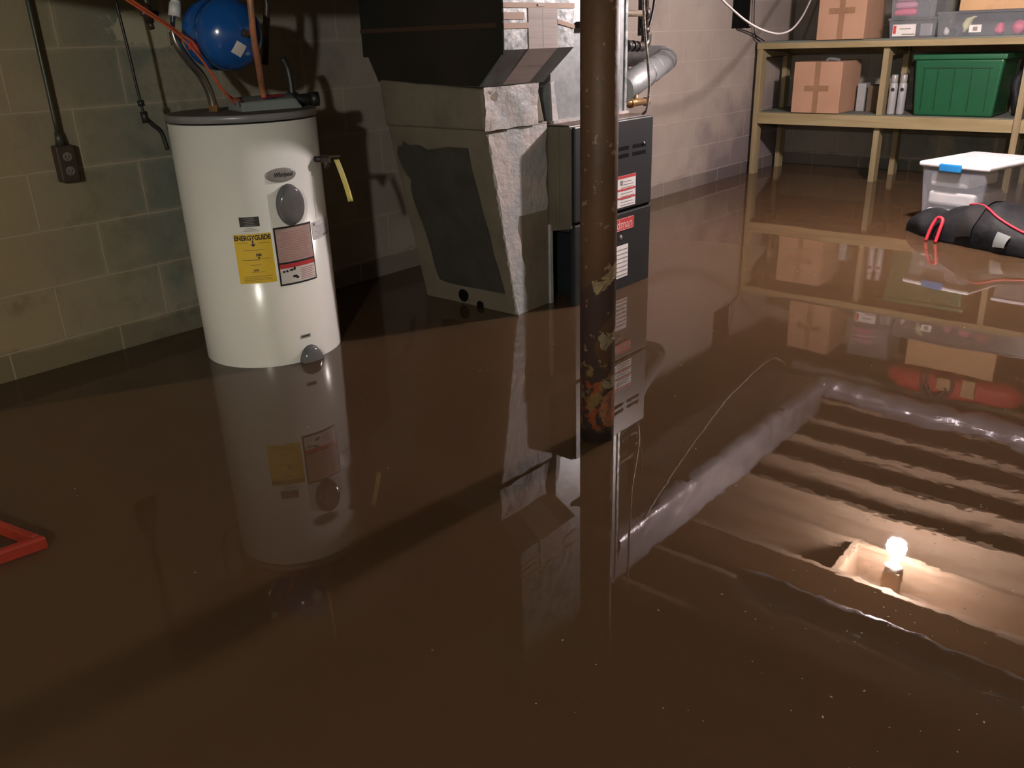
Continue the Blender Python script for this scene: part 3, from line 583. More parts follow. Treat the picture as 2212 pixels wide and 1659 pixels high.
# black cable hanging behind the heater
bc = thing('black_cable', 'thin black cable hanging down the block wall behind the water heater', 'cable', (1.57, 3.2, 1.4))
MB().tube([(1.562, 3.2, 1.50), (1.567, 3.2, 1.33), (1.578, 3.2, 1.17), (1.583, 3.2, 1.06), (1.588, 3.2, 0.985), (1.592, 3.2, 0.935)], 0.0055, n=8).tube([(1.594, 3.2, 0.925), (1.62, 3.2, 0.895), (1.648, 3.2, 0.865), (1.66, 3.2, 0.80)], 0.0085, n=8).build('cord', MT['blackrub'], bc)
MB().tube([(1.588, 3.2, 0.985), (1.590, 3.2, 0.965)], 0.012, n=10, sub=1).tube([(1.592, 3.2, 0.945), (1.595, 3.2, 0.905)], 0.013, n=10, sub=1).build('connector', MT['blackrub'], bc)

# ------------------------------------------------------------------ outlet and conduit on the wall
ob = thing('wall_outlet', 'dark brown electrical outlet box on the block wall left of the water heater', 'outlet', (1.365, WALLY, 0.70))
MB().box(1.325, 1.392, WALLY-0.045, WALLY, 0.703, 0.838).build('box', MT['outlet'], ob, bevel=0.006)
MB().box(1.328, 1.389, WALLY-0.049, WALLY-0.0455, 0.707, 0.834).build('cover_plate', MT['outlet'], ob, bevel=0.0015)
for zc in (0.797, 0.745):
    s_ = MB().lathe([(0.0165, 0), (0.0165, 0.003)], (1.3585, WALLY-0.0492, zc), axis=(0, -1, 0), n=24).build('socket', MT['outface'], ob)
    MB().box(1.351, 1.3535, WALLY-0.0535, WALLY-0.0520, zc-0.005, zc+0.006).box(1.3635, 1.366, WALLY-0.0535, WALLY-0.0520, zc-0.005, zc+0.006).tube([(1.3585, WALLY-0.0520, zc-0.011), (1.3585, WALLY-0.0533, zc-0.011)], 0.0022, sub=1).build('slots', MT['black'], s_)
cdt = thing('conduit', 'dark steel conduit running down the block wall into the outlet box', 'conduit', (1.355, WALLY-0.02, 0.84))
MB().tube([(1.352, WALLY-0.03, 1.93), (1.352, WALLY-0.03, 1.10), (1.352, WALLY-0.03, 0.93), (1.352, WALLY-0.028, 0.87)], 0.0085, n=12, sub=1).build('tube', MT['conduit'], cdt)
MB().tube([(1.352, WALLY-0.028, 0.885), (1.354, WALLY-0.026, 0.838)], lambda s: 0.0115+0.006*s, n=12, sub=1).build('box_connector', MT['conduit'], cdt)

# ------------------------------------------------------------------ return drop duct
rd = thing('return_duct', 'grey tapering sheet metal return duct smeared with sealant, its foot in the water', 'duct', (2.86, 2.68, FLOOR))
xt, xb, xr = 2.558, 2.745, 2.985; y0, y1 = 2.385, 2.965
bdx = xb+(xb-xt)*0.3
dd = MB().hexa([(bdx, y0, FLOOR), (xr, y0, FLOOR), (xr, y1, FLOOR), (bdx, y1, FLOOR)], [(xt+0.035, y0, 0.82), (xr, y0, 0.82), (xr, y1, 0.82), (xt+0.02, y1, 0.82)])
dd.build('body', MT['mastic'], rd, bevel=0.006)
MB().hexa([(xt+0.014, y0-0.012, 0.815), (xr-0.02, y0-0.006, 0.815), (xr-0.02, y1, 0.815), (xt+0.010, y1+0.005, 0.815)], [(xt-0.002, y0-0.02, 0.975), (xr-0.08, y0-0.015, 0.985), (xr-0.08, y1+0.02, 1.01), (xt-0.012, y1+0.0, 1.01)]).build('collar', MT['mastic'], rd, bevel=0.014, bseg=3)
# faces of body: -x face param
def fx_(u, z, off=0.002):   # u 0..1 along y from y0 to y1
    k = (z-0.82)/(FLOOR-0.82); xu = xt+0.035-0.015*u; x = xu+(bdx-xu)*k; return Vector((x-off, y0+(y1-y0)*u, z))
rnd = random.Random(4)
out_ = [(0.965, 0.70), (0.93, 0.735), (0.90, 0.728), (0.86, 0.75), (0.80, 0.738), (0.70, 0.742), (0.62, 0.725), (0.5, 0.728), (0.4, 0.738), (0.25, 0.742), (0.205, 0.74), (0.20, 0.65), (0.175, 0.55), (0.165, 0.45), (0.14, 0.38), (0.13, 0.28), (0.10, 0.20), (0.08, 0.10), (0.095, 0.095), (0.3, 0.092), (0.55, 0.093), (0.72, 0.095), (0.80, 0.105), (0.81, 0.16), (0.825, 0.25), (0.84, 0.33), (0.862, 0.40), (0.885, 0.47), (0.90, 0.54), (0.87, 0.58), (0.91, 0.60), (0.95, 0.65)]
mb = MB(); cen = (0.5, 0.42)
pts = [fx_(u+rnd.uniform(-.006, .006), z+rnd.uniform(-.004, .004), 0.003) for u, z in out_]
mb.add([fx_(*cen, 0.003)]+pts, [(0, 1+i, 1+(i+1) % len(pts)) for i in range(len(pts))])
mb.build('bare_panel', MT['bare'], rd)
# sealant smears on the lit -y face
def fy_(s_, z, off=0.003):
    k = (z-0.82)/(FLOOR-0.82); xl = (xt+0.035)+(bdx-(xt+0.035))*k; return Vector((xl+(xr-xl)*s_, y0-off, z))
mb = MB().grid(lambda u, v: fy_(0.0+u*(0.33-0.02*math.sin(v*17)-0.02*math.sin(v*41)), -0.02+0.82*v), 4, 60); mb.build('sealant_smear', MT['masticL'], rd)
mb = MB().grid(lambda u, v: fy_(0.30+u*(0.66+0.02*math.sin(v*15)), 0.44+0.37*v, 0.0024), 6, 40, True); mb.build('sealant_smear', MT['masticL'], rd)
mb = MB().grid(lambda u, v: Vector((xt+0.008+u*0.335, y0-0.016-0.006*v-0.004*math.sin(u*9+v*4), 0.815+0.165*v)), 10, 10); mb.build('sealant_smear', MT['masticL'], rd, disp=0.004, dscale=30)
# torn patches of sealant at the corner
beadr = [rnd.uniform(.002, .010) for k in range(60)]
MB().tube([fy_(0.004, 0.80-k*0.0145)+Vector((0.003, 0.004, 0)) for k in range(56)], lambda q: beadr[int(q*55)], n=10, sub=1).build('corner_bead', MT['masticL'], rd)
MB().box(xr-0.006, xr+0.012, y0-0.012, y0+0.01, -0.02, 0.37).build('corner_strip', MT['masticL'], rd)
# dark hole and scum at foot
MB().lathe([(0.032, 0), (0.024, 0.008), (0.001, 0.010)], fx_(0.55, 0.045), axis=(-1, 0, 0.1), n=14, caps=False).build('dark_hole', MT['dark'], rd)
MB().lathe([(0.022, 0), (0.012, 0.006), (0.001, 0.007)], fx_(0.38, 0.012), axis=(-1, 0, 0.1), n=12, caps=False).build('dark_hole', MT['dark'], rd)

# box above: the offset and the trunk, galvanised front
tk = thing('supply_offset_duct', 'boxy galvanised duct with taped seams overhanging the return drop', 'duct', (2.78, 2.6, 0.98))
bx0, bx1, by0, by1 = 2.560, 2.998, 2.250, 3.065
MB().box(bx0+0.004, bx1, by0, by1, 1.116, 1.90).build('body', MT['galvmot'], tk)
MB().hexa([(bx0+0.0, 2.375, 0.982), (bx1-0.05, 2.375, 0.982), (bx1-0.05, 2.98, 1.0), (bx0+0.0, 2.98, 1.0)], [(bx0+0.004, by0, 1.116), (bx1, by0, 1.116), (bx1, by1, 1.15), (bx0+0.004, by1, 1.15)]).build('offset', MT['darkslope'], tk)
MB().hexa([(bx0-0.004, 2.386, 0.985), (bx0, 2.386, 0.985), (bx0, 2.975, 1.0), (bx0-0.004, 2.975, 1.0)], [(bx0-0.002, by0, 1.116), (bx0+0.003, by0, 1.116), (bx0+0.003, by1, 1.16), (bx0-0.002, by1, 1.16)]).box(bx0-0.002, bx0+0.003, by0+0.001, by1, 1.10, 1.90).build('shaded_side', MT['darkduct'], tk)  # dark sheet over the side carries its shade as colour
MB().box(bx0-0.006, bx0-0.001, by0+0.03, by1, 1.195, 1.212).build('hanger_strap', MT['rustband'], tk)
MB().box(bx0+0.145, bx0+0.325, by0-0.003, by0, 1.116, 1.262).build('centre_tape', MT['tape'], tk)
MB().hexa([(bx0+0.125, 2.372, 0.985), (bx0+0.29, 2.372, 0.985), (bx0+0.29, 2.376, 0.985), (bx0+0.125, 2.376, 0.985)], [(bx0+0.145, by0-0.003, 1.116), (bx0+0.325, by0-0.003, 1.116), (bx0+0.325, by0, 1.116), (bx0+0.145, by0, 1.116)]).build('lower_tape', MT['tape'], tk)
MB().box(bx0, bx1, by0-0.004, by0-0.001, 1.262, 1.280).box(bx0, bx0+0.145, by0-0.004, by0-0.001, 1.190, 1.210).box(bx0, bx0+0.12, by0-0.0045, by0-0.001, 1.222, 1.246).hexa([(bx0+0.325, by0-0.004, 1.205), (bx1, by0-0.004, 1.185), (bx1, by0, 1.185), (bx0+0.325, by0, 1.205)], [(bx0+0.325, by0-0.004, 1.222), (bx1, by0-0.004, 1.200), (bx1, by0, 1.200), (bx0+0.325, by0, 1.222)]).build('cross_tape', MT['tapetan'], tk)
MB().box(bx0+0.20, bx0+0.245, by0-0.007, by0-0.004, 1.268, 1.276).box(bx0+0.232, bx0+0.236, by0-0.0035, by0-0.003, 1.12, 1.262).build('seam_marks', MT['greyink'], tk)

# ------------------------------------------------------------------ furnace
fn = thing('furnace', 'charcoal gas furnace cabinet with white and red labels behind the rusty post', 'furnace', (3.31, 2.6, FLOOR))
fx0, fx1, fy0, fy1, fz = 3.0, 3.63, 2.25, 2.95, 0.80
MB().box(fx0, fx1, fy0+0.03, fy1, 0.34, fz).box(fx0+0.14, fx1, fy0+0.03, fy1, FLOOR, 0.34).build('cabinet', MT['navy'], fn, bevel=0.004)
MB().box(fx0+0.004, fx1-0.004, fy0+0.034, fy1, fz, fz+0.004).build('top_panel', MT['furntop'], fn)
ud = MB().box(fx0+0.002, fx1-0.001, fy0, fy0+0.028, 0.385, fz-0.004).build('upper_door', MT['navy'], fn, bevel=0.005)
ld = MB().box(fx0+0.002, fx1-0.001, fy0, fy0+0.028, FLOOR+0.01, 0.372).build('lower_door', MT['navy'], fn, bevel=0.005)
MB().box(fx0+0.0, fx1, fy0+0.012, fy0+0.028, 0.372, 0.385).build('door_gap', MT['dark'], fn)
for z in (0.662, 0.628):
    for a_, b_ in ((3.31, 3.42), (3.455, 3.567), (3.10, 3.24)):
        MB().hexa([(a_, fy0-0.0015, z), (b_, fy0-0.0015, z), (b_, fy0+0.002, z-0.004), (a_, fy0+0.002, z-0.004)], [(a_, fy0-0.0015, z+0.015), (b_, fy0-0.0015, z+0.015), (b_, fy0+0.002, z+0.018), (a_, fy0+0.002, z+0.018)]).build('louver', MT['dark'], ud)
MB().lathe([(0.008, 0), (0.006, 0.006), (0.001, 0.007)], (3.545, fy0-0.002, 0.676), axis=(0, -1, 0), n=12, caps=False).build('screw', MT['galv'], ud)
def flab(x0, x1, z0, z1, mat, name, par, off=0.002): return MB().box(x0, x1, fy0-off, fy0+0.001, z0, z1).build(name, mat, par)
l1 = flab(3.27, 3.484, 0.398, 0.545, MT['whitelab'], 'instruction_label', ud)
MB().box(3.27, 3.484, fy0-0.0035, fy0-0.002, 0.533, 0.545).box(3.27, 3.484, fy0-0.0035, fy0-0.002, 0.476, 0.484).box(3.27, 3.484, fy0-0.0035, fy0-0.002, 0.438, 0.445).build('red_bands', MT['red'], l1)
mb = MB()
for k in range(9): mb.box(3.36, 3.47-(k % 3)*0.012, fy0-0.0032, fy0-0.002, 0.405+k*0.0135+0.002, 0.4085+k*0.0135+0.001)
mb.box(3.355, 3.372, fy0-0.0034, fy0-0.002, 0.505, 0.524)
mb.build('fine_print', MT['greyink'], l1)
bg = flab(3.20, 3.472, 0.288, 0.345, MT['red'], 'maker_badge', ld, 0.004)
mb = MB(); plane_text(mb, 'Goodman', 0.062, (3.335, fy0-0.0048, 0.316), (1, 0, 0), (0, 0, 1), bold=0.001); mb.build('lettering', M('white_badge_letters', (0.6, 0.35, 0.35), 0.4), bg)
mb = MB().box(3.20, 3.472, fy0-0.0052, fy0-0.004, 0.342, 0.345).box(3.20, 3.472, fy0-0.0052, fy0-0.004, 0.288, 0.291).box(3.469, 3.472, fy0-0.0052, fy0-0.004, 0.288, 0.345).build('badge_border', M('badge_border_pink', (0.55, 0.28, 0.28), 0.4), bg)
l2 = flab(3.27, 3.43, 0.055, 0.215, MT['whitelab'], 'rating_label', ld)
mb = MB()
for k in range(7): mb.box(3.28, 3.425, fy0-0.0032, fy0-0.002, 0.066+k*0.021, 0.0695+k*0.021)
mb.build('ruled_lines', MT['greyink'], l2)
MB().lathe([(0.012, 0), (0.010, 0.004), (0.001, 0.006)], (3.365, fy0-0.001, 0.255), axis=(0, -1, 0), n=14, caps=False).build('knob', MT['greyink'], ld)
# boot on the side of the furnace
MB().hexa([(fx0-0.012, 2.262, 0.36), (fx0-0.001, 2.262, 0.36), (fx0-0.001, 2.40, 0.335), (fx0-0.012, 2.40, 0.335)], [(fx0-0.012, 2.262, 0.795), (fx0-0.001, 2.262, 0.795), (fx0-0.001, 2.40, 0.795), (fx0-0.012, 2.40, 0.795)]).box(fx0-0.016, fx0-0.011, 2.325, 2.34, 0.36, 0.795).build('side_boot', MT['boot'], fn, bevel=0.002)
tag(MB().obox((3.055, 2.262, 0.02), (0.0165, 0, 0), (0, 0.008, 0), (0.012, 0.0, 0.34)).build('wood_lath', MT['lath']), 'thin dark wooden board leaning by the open side of the furnace', 'board')
# plenum
pl = thing('supply_plenum', 'tall bare galvanised plenum box rising from the furnace top', 'duct', (3.33, 2.7, fz))
MB().box(3.035, 3.605, 2.405, 2.92, fz+0.005, 1.92).build('body', MT['galv'], pl)
MB().box(3.285, 3.297, 2.392, 2.405, fz+0.005, 1.90).box(3.60, 3.618, 2.398, 2.42, fz+0.005, 1.90).build('seam', MT['galvmot'], pl)
MB().box(3.03, 3.62, 2.385, 2.405, fz+0.004, fz+0.016).build('flange', MT['masticL'], pl)
MB().hexa([(3.035, 2.395, 0.815), (3.085, 2.40, 0.815), (3.085, 2.406, 0.815), (3.035, 2.406, 0.815)], [(3.025, 2.39, 0.97), (3.05, 2.40, 0.98), (3.05, 2.406, 0.98), (3.03, 2.406, 0.97)]).build('sealant_smear', MT['masticL'], pl, disp=0.012, dscale=25)
MB().box(3.22, 3.30, 2.36, 2.405, 1.19, 1.215).build('bracket', MT['iron'], pl)
# vent pipe
vp = thing('vent_pipe', 'round galvanised vent pipe running from the furnace to the block wall', 'pipe', (3.75, 2.5, 0.85))
A_, B_ = Vector((3.62, 2.44, 0.905)), Vector((5.02, 3.03, 1.00))
d_ = (B_-A_).normalized()
MB().tube([A_, B_], 0.068, n=32, sub=1).build('pipe_run', MT['galv'], vp)
for k in (0.45, 0.62, 0.90): MB().tube([A_+(B_-A_)*k, A_+(B_-A_)*k+d_*0.018], 0.0715, n=32, sub=1).build('joint_band', MT['galvmot'], vp)
MB().tube([B_-d_*0.01, B_+Vector((0.05, 0.04, 0.01)), Vector((5.09, 3.13, 1.02)), Vector((5.10, WALLY+0.02, 1.03))], 0.068, n=28).build('elbow', MT['galv'], vp)
# iron gas pipes
gp = thing('gas_pipe', 'black iron gas pipes with threaded elbows above the right side of the furnace', 'pipe', (3.95, 2.55, 1.1))
MB().tube([(3.70, 2.55, 1.255), (4.00, 2.55, 1.255)], 0.0155, n=14, sub=1).build('branch_pipe', MT['lidtop'], gp)
MB().tube([(4.005, 2.55, 1.58), (4.005, 2.55, 1.13)], 0.017, n=14, sub=1).tube([(4.05, 2.60, 1.58), (4.05, 2.60, 1.15)], 0.020, n=14, sub=1).build('riser', MT['iron'], gp)
MB().tube([(4.02, 2.55, 1.16), (4.015, 2.55, 1.12), (3.98, 2.55, 1.098), (3.93, 2.55, 1.10)], 0.026, n=14).build('elbow', MT['iron'], gp)
MB().tube([(3.99, 2.55, 1.255), (4.02, 2.55, 1.255)], 0.026, n=14, sub=1).tube([(4.005, 2.55, 1.28), (4.005, 2.55, 1.23)], 0.026, n=14, sub=1).build('tee', MT['iron'], gp)
MB().tube([(4.005, 2.55, 1.19), (4.005, 2.55, 1.165)], 0.026, n=8, sub=1).build('coupling', MT['iron'], gp)
MB().tube([(3.94, 2.55, 1.10), (3.84, 2.55, 1.105)], 0.020, n=14, sub=1).tube([(3.86, 2.55, 1.105), (3.83, 2.55, 1.105)], 0.028, n=8, sub=1).tube([(3.90, 2.55, 1.103), (3.885, 2.55, 1.103)], 0.027, n=14, sub=1).build('union', MT['blackrub'], gp)
cv = MB().tube([(3.605, 2.42, 0.845), (3.83, 2.42, 0.842)], 0.017, n=14, sub=1).tube([(3.73, 2.42, 0.84), (3.73, 2.42, 0.882)], 0.012, n=12, sub=1).tube([(3.815, 2.42, 0.842), (3.84, 2.42, 0.842)], 0.021, n=12, sub=1).tube([(3.68, 2.42, 0.842), (3.70, 2.42, 0.842)], 0.022, n=12, sub=1)
tag(cv.build('brass_fitting', MT['brass']), 'small coppery brass valve fitting sticking out above the furnace top', 'fitting')
tag(MB().tube([(3.58, 2.30, 1.95), (3.545, 2.27, 1.40), (3.548, 2.27, 1.28), (3.565, 2.27, 1.16), (3.60, 2.27, 1.02), (3.615, 2.27, 0.92), (3.60, 2.27, 0.83), (3.595, 2.29, 0.803)], 0.0065, n=10).build('flexible_conduit', M('armoured_cable', (0.42, 0.40, 0.38), 0.4, 0.2, c2=(0.22, 0.21, 0.20), scale=1, stretch=(5, 5, 180), lo=0.45, hi=0.55)),
    'thin silver armoured conduit curving down to the furnace top right corner', 'conduit')
tag(MB().tube([(4.19, 2.6, 1.5), (4.17, 2.6, 1.33), (4.145, 2.6, 1.24), (4.10, 2.6, 1.15)], 0.008, n=10).build('black_wire', MT['blackrub']), 'short black wire slanting down beside the gas pipes right of the furnace', 'wire')

# ------------------------------------------------------------------ hanging white cable
tag(MB().tube([(3.9, 2.40, 1.62), (4.35, 2.41, 1.40), (4.85, 2.42, 1.215), (5.25, 2.43, 1.140), (5.60, 2.48, 1.15), (5.95, 2.56, 1.225), (6.31, 2.66, 1.34), (6.75, 2.76, 1.55)], 0.0062, n=10).build('white_cable', MT['whitecable']),
    'white cable sagging in front of the block wall from the ceiling', 'cable')
tag(MB().tube([(6.95, 3.40, 1.50), (6.98, 3.40, 1.22), (7.02, 3.40, 1.12), (7.12, 3.40, 1.07), (7.25, 3.39, 1.068)], 0.005, n=8).tube([(6.72, 3.41, 1.18), (6.95, 3.40, 1.14), (7.20, 3.40, 1.075)], 0.005, n=8).build('dark_wires', MT['blackrub']),
    'loose dark wires by the wall opening reaching the top shelf', 'wires')

# ------------------------------------------------------------------ shelf unit
sh = thing('storage_shelf', 'pale treated lumber storage shelf standing in the water against the far wall', 'shelf', (7.35, 2.0, FLOOR))
SX0, SX1 = 7.07, 7.66
TOPZ, MIDZ = 1.060, 0.512; SY1 = 3.40; SYE = 0.20
for y in (3.35, 2.335, 1.355, 0.22):
    mid = abs(y-2.335) < 0.01
    MB().box(SX0+(0.04 if mid else 0), SX0+(0.135 if mid else 0.09), y, y+0.045, FLOOR, TOPZ-0.045).build('front_post', MT['pinez'], sh, bevel=0.003)
    MB().box(SX1-0.09, SX1, y+(-0.005 if mid else 0), y+0.04, FLOOR, TOPZ-0.045).build('rear_post', MT['pinez'], sh, bevel=0.003)
    for z in (TOPZ-0.018, MIDZ-0.018): MB().box(SX0+0.09+(0.045 if mid else 0), SX1-0.09, y+0.002, y+0.042, z-0.09, z-0.001).build('cross_cleat', MT['pinez'], sh)
MB().box(SX0-0.002, SX0+0.038, SYE, SY1, TOPZ-0.045, TOPZ-0.0).build('front_rail', MT['pine'], sh, bevel=0.003)
MB().box(SX0-0.002, SX0+0.038, 1.402, 3.349, MIDZ-0.090, MIDZ-0.0).build('front_rail', MT['pine'], sh, bevel=0.003)
MB().box(SX0-0.002, SX0+0.038, 0.267, 1.354, MIDZ-0.090, MIDZ-0.0).build('front_rail', MT['pine'], sh, bevel=0.003)
for z in (TOPZ, MIDZ): MB().box(SX1-0.04, SX1, SYE, SY1, z-0.09, z-0.018).build('rear_rail', MT['pine'], sh)
MB().box(SX0+0.002, SX1, SYE, SY1, TOPZ-0.001, TOPZ+0.014).build('shelf_board', MT['shelfpaint'], sh)
MB().box(SX0+0.039, SX1-0.002, SYE+0.02, SY1-0.02, MIDZ-0.018, MIDZ+0.006).build('shelf_board', MT['shelfpaint'], sh)
TZ = TOPZ+0.0145; MZ = MIDZ+0.0065

def carton(label, x0, x1, y0_, y1_, z0, z1, mat, tape='cross', tilt=0.0, open_top=False, name='cardboard_box'):
    t = thing(name, label, 'box', ((x0+x1)/2, (y0_+y1_)/2, z0))
    MB().hexa([(x0, y0_, z0), (x1, y0_, z0), (x1, y1_, z0), (x0, y1_, z0)], [(x0+tilt, y0_, z1), (x1+tilt, y0_, z1), (x1+tilt, y1_, z1), (x0+tilt, y1_, z1)]).build('carton', mat, t, bevel=0.004)
    ym = (y0_+y1_)/2; zm = (z0+z1)/2
    if tape == 'cross':
        MB().box(x0-0.0012, x0+0.0, ym-0.022, ym+0.022, z0+0.002, z1-0.002).build('tape_strip', MT['cardtape'], t)
        MB().box(x0-0.0018, x0-0.0005, ym-0.10, ym+0.10, zm-0.028, zm+0.016).build('tape_strip', MT['cardtape'], t)
    # top flap seam
    MB().box(x0+0.01, x1-0.01, ym-0.003, ym+0.003, z1-0.0005, z1+0.0015).build('flap_seam', MT['cardtape'], t)
    return t
carton('cardboard box with crossed tape on the middle shelf', 7.09, 7.50, 2.672, 3.068, MZ, 0.913, MT['card'])
carton('large cardboard box overhanging the left of the top shelf', 7.05, 7.47, 2.525, 2.895, TZ, 1.50, MT['card'])
tag(MB().tube([(7.2, 2.85, 0.918), (7.2, 2.82, 0.932), (7.2, 2.74, 0.920)], 0.012, n=8).build('crumpled_plastic', MT['clear']), 'scrap of crumpled clear plastic on the middle shelf cardboard box', 'plastic')
# small items behind/between
w1 = thing('white_carton', 'narrow white carton beside the middle shelf cardboard box', 'carton', (7.45, 2.70, MZ))
MB().box(7.38, 7.50, 2.575, 2.64, MZ, 0.735).build('body', MT['paperwhite'], w1, bevel=0.003)
tag(MB().box(7.36, 7.55, 2.44, 2.55, MZ, 0.72).build('brown_box', MT['brownbox'], bevel=0.003), 'small dark brown box next to the narrow white carton', 'box')
for lb, y_, x_ in (('white canister with a black dot nearest the middle shelf post', 2.288, 7.17), ('white canister with a black dot right of its twin by the shelf post', 2.225, 7.19)):
    c_ = thing('canister', lb, 'canister', (x_, y_, MZ), 'white canisters on the middle shelf')
    MB().lathe([(0.028, 0), (0.030, 0.01), (0.030, 0.215), (0.026, 0.23), (0.022, 0.236)], (x_, y_, MZ), n=24).build('body', MT['paperwhite'], c_)
    MB().lathe([(0.023, 0.236), (0.024, 0.24), (0.024, 0.288), (0.020, 0.294)], (x_, y_, MZ), n=24).build('cap', MT['silver'], c_)
    MB().lathe([(0.014, 0), (0.001, 0.001)], (x_-0.0305, y_-0.004, MZ+0.185), axis=(-1, 0, 0), n=16, caps=False).build('black_dot', MT['black'], c_)
# green tote
gt = thing('storage_tote', 'large green plastic tote with a lid on the middle shelf', 'tote', (7.35, 1.83, MZ))
def taper(x0, x1, y0_, y1_, z0, z1, k): return [(x0+k, y0_+k, z0), (x1-k, y0_+k, z0), (x1-k, y1_-k, z0), (x0+k, y1_-k, z0)], [(x0, y0_, z1), (x1, y0_, z1), (x1, y1_, z1), (x0, y1_, z1)]
MB().hexa(*taper(7.10, 7.56, 1.53, 2.135, MZ, 0.925, 0.028)).build('tub', MT['green'], gt, bevel=0.018, bseg=4)
MB().box(7.085, 7.575, 1.515, 2.150, 0.918, 0.955).build('lid', MT['green'], gt, bevel=0.009, bseg=3)
mb = MB()
for y_ in (1.62, 1.735, 1.85, 1.965, 2.06): mb.hexa([(7.117, y_-0.003, 0.56), (7.125, y_-0.003, 0.56), (7.125, y_+0.003, 0.56), (7.117, y_+0.003, 0.56)], [(7.098, y_-0.003, 0.86), (7.106, y_-0.003, 0.86), (7.106, y_+0.003, 0.86), (7.098, y_+0.003, 0.86)])
mb.box(7.0965, 7.103, 1.60, 2.07, 0.86, 0.868)
mb.build('molded_ribs', M('dark_green_rib', (0.006, 0.05, 0.022), 0.4), gt)
tag(MB().grid(lambda u, v: Vector((7.30+0.08*math.cos(2*PI*u)*math.sin(PI*v), 1.455+0.045*math.sin(2*PI*u)*math.sin(PI*v), 0.52+0.16*(1-math.cos(PI*v)))), 16, 12).build('dark_bundle', MT['bagblack'], disp=0.02, dscale=9), 'dark cloth bundle squeezed between the green tote and the right shelf post', 'bundle')
MBR = thing('storage_bin', 'pale grey storage bin on the middle shelf at the right picture edge', 'bin', (7.3, 1.05, MZ))
MB().hexa(*taper(7.12, 7.56, 0.72, 1.335, MZ, 0.80, 0.02)).build('tub', MT['frost'], MBR, bevel=0.01)
MB().box(7.11, 7.57, 0.71, 1.343, 0.80, 0.825).build('lid', MT['lidwhite'], MBR, bevel=0.006)
# clear bins on top shelf
def clear_bin(label, x0, x1, y0_, y1_, z0, z1, lidmat='clear'):
    t = thing('storage_bin', label, 'bin', ((x0+x1)/2, (y0_+y1_)/2, z0))
    mb = MB(); k = 0.012; th = 0.003
    b4, t4 = taper(x0, x1, y0_, y1_, z0, z1-0.018, k)
    mb.add(list(b4)+list(t4), [(3, 2, 1, 0), (0, 1, 5, 4), (1, 2, 6, 5), (2, 3, 7, 6), (3, 0, 4, 7)])
    mb.build('tub', MT['clear'], t)
    MB().box(x0-0.008, x1+0.008, y0_-0.008, y1_+0.008, z1-0.018, z1).build('lid', MT[lidmat], t, bevel=0.004)
    return t
b1 = clear_bin('small clear bin with a white and red label on the top shelf', 7.10, 7.42, 2.02, 2.36, TZ, 1.213)
lb_ = MB().box(7.103, 7.1065, 2.165, 2.33, TZ+0.012, TZ+0.095).build('product_label', MT['offwhite'], b1)
MB().box(7.1005, 7.103, 2.305, 2.325, TZ+0.03, TZ+0.085).build('red_mark', MT['red'], lb_)
MB().box(7.1005, 7.103, 2.17, 2.26, TZ+0.02, TZ+0.028).box(7.1005, 7.103, 2.20, 2.28, TZ+0.06, TZ+0.066).build('print_lines', MT['greyink'], lb_)
tag(MB().box(7.14, 7.38, 2.06, 2.15, TZ+0.008, 1.17).build('grey_contents', MT['paperwhite'], bevel=0.01), 'pale packet inside the small clear bin on the top shelf', 'packet')
b2 = clear_bin('clear bin holding pink bundles stacked on the small labelled bin', 7.10, 7.42, 2.035, 2.365, 1.2135, 1.46)
for i, (z_, lb) in enumerate(((1.252, 'lower bright pink bundle in the clear bin on the top shelf'), (1.300, 'middle pink bundle in the clear bin on the top shelf'), (1.350, 'upper pink bundle in the clear bin on the top shelf'))):
    tag(MB().lathe([(0.001, -0.085), (0.017, -0.078), (0.024, -0.06), (0.024, 0.06), (0.017, 0.078), (0.001, 0.085)], (7.15, 2.265, z_), axis=(0, 1, 0), n=16).build('pink_bundle', MT['pink'] if i == 0 else MT['pinkpale'], disp=0.006, dscale=22), lb, 'bundle')
b3 = clear_bin('long clear bin with toys inside on the top shelf', 7.10, 7.46, 0.95, 2.020, TZ, 1.243)
ly = MB().box(7.104, 7.1075, 1.72, 1.80, TZ+0.025, TZ+0.075).build('white_sticker', MT['offwhite'], b3)
MB().box(7.102, 7.104, 1.745, 1.775, TZ+0.035, TZ+0.062).build('sticker_print', MT['greyink'], ly)
tag(MB().tube([(7.16, 1.84, TZ+0.03), (7.15, 1.83, TZ+0.08), (7.14, 1.80, TZ+0.12), (7.15, 1.77, TZ+0.13)], lambda s: 0.016+0.012*math.sin(5*s), n=12).build('toy_figure', MT['toyyel'], disp=0.01, dscale=30), 'pale yellow toy inside the long clear bin', 'toy')
tag(MB().lathe([(0.024, 0), (0.026, 0.006), (0.024, 0.012)], (7.13, 1.91, TZ+0.03), axis=(-1, 0.0, 0), n=20).build('toy_puck', MT['blackrub']), 'round black toy at the left end of the long clear bin', 'toy')
tag(MB().lathe([(0.001, -0.03), (0.02, -0.02), (0.024, 0), (0.012, 0.02), (0.001, 0.03)], (7.14, 1.96, TZ+0.035), axis=(0, 0.3, 1), n=14).build('white_toy', MT['whiteplastic'], disp=0.008, dscale=35), 'small white toy at the left corner of the long clear bin', 'toy')
for lb, y_, r_, mt in (('round pink toy left of centre in the long clear bin', 1.62, 0.038, 'pink'), ('red pink toy ball beside the round one in the long clear bin', 1.50, 0.046, 'pink'), ('crimson cloth lump towards the right of the long clear bin', 1.36, 0.055, 'redfab')):
    tag(MB().lathe([(max(r_*math.sin(PI*k/8), 0.001), -r_*math.cos(PI*k/8)) for k in range(9)], (7.19, y_, TZ+0.008+r_), n=16).build('toy', MT[mt], disp=0.012, dscale=20), lb, 'toy')
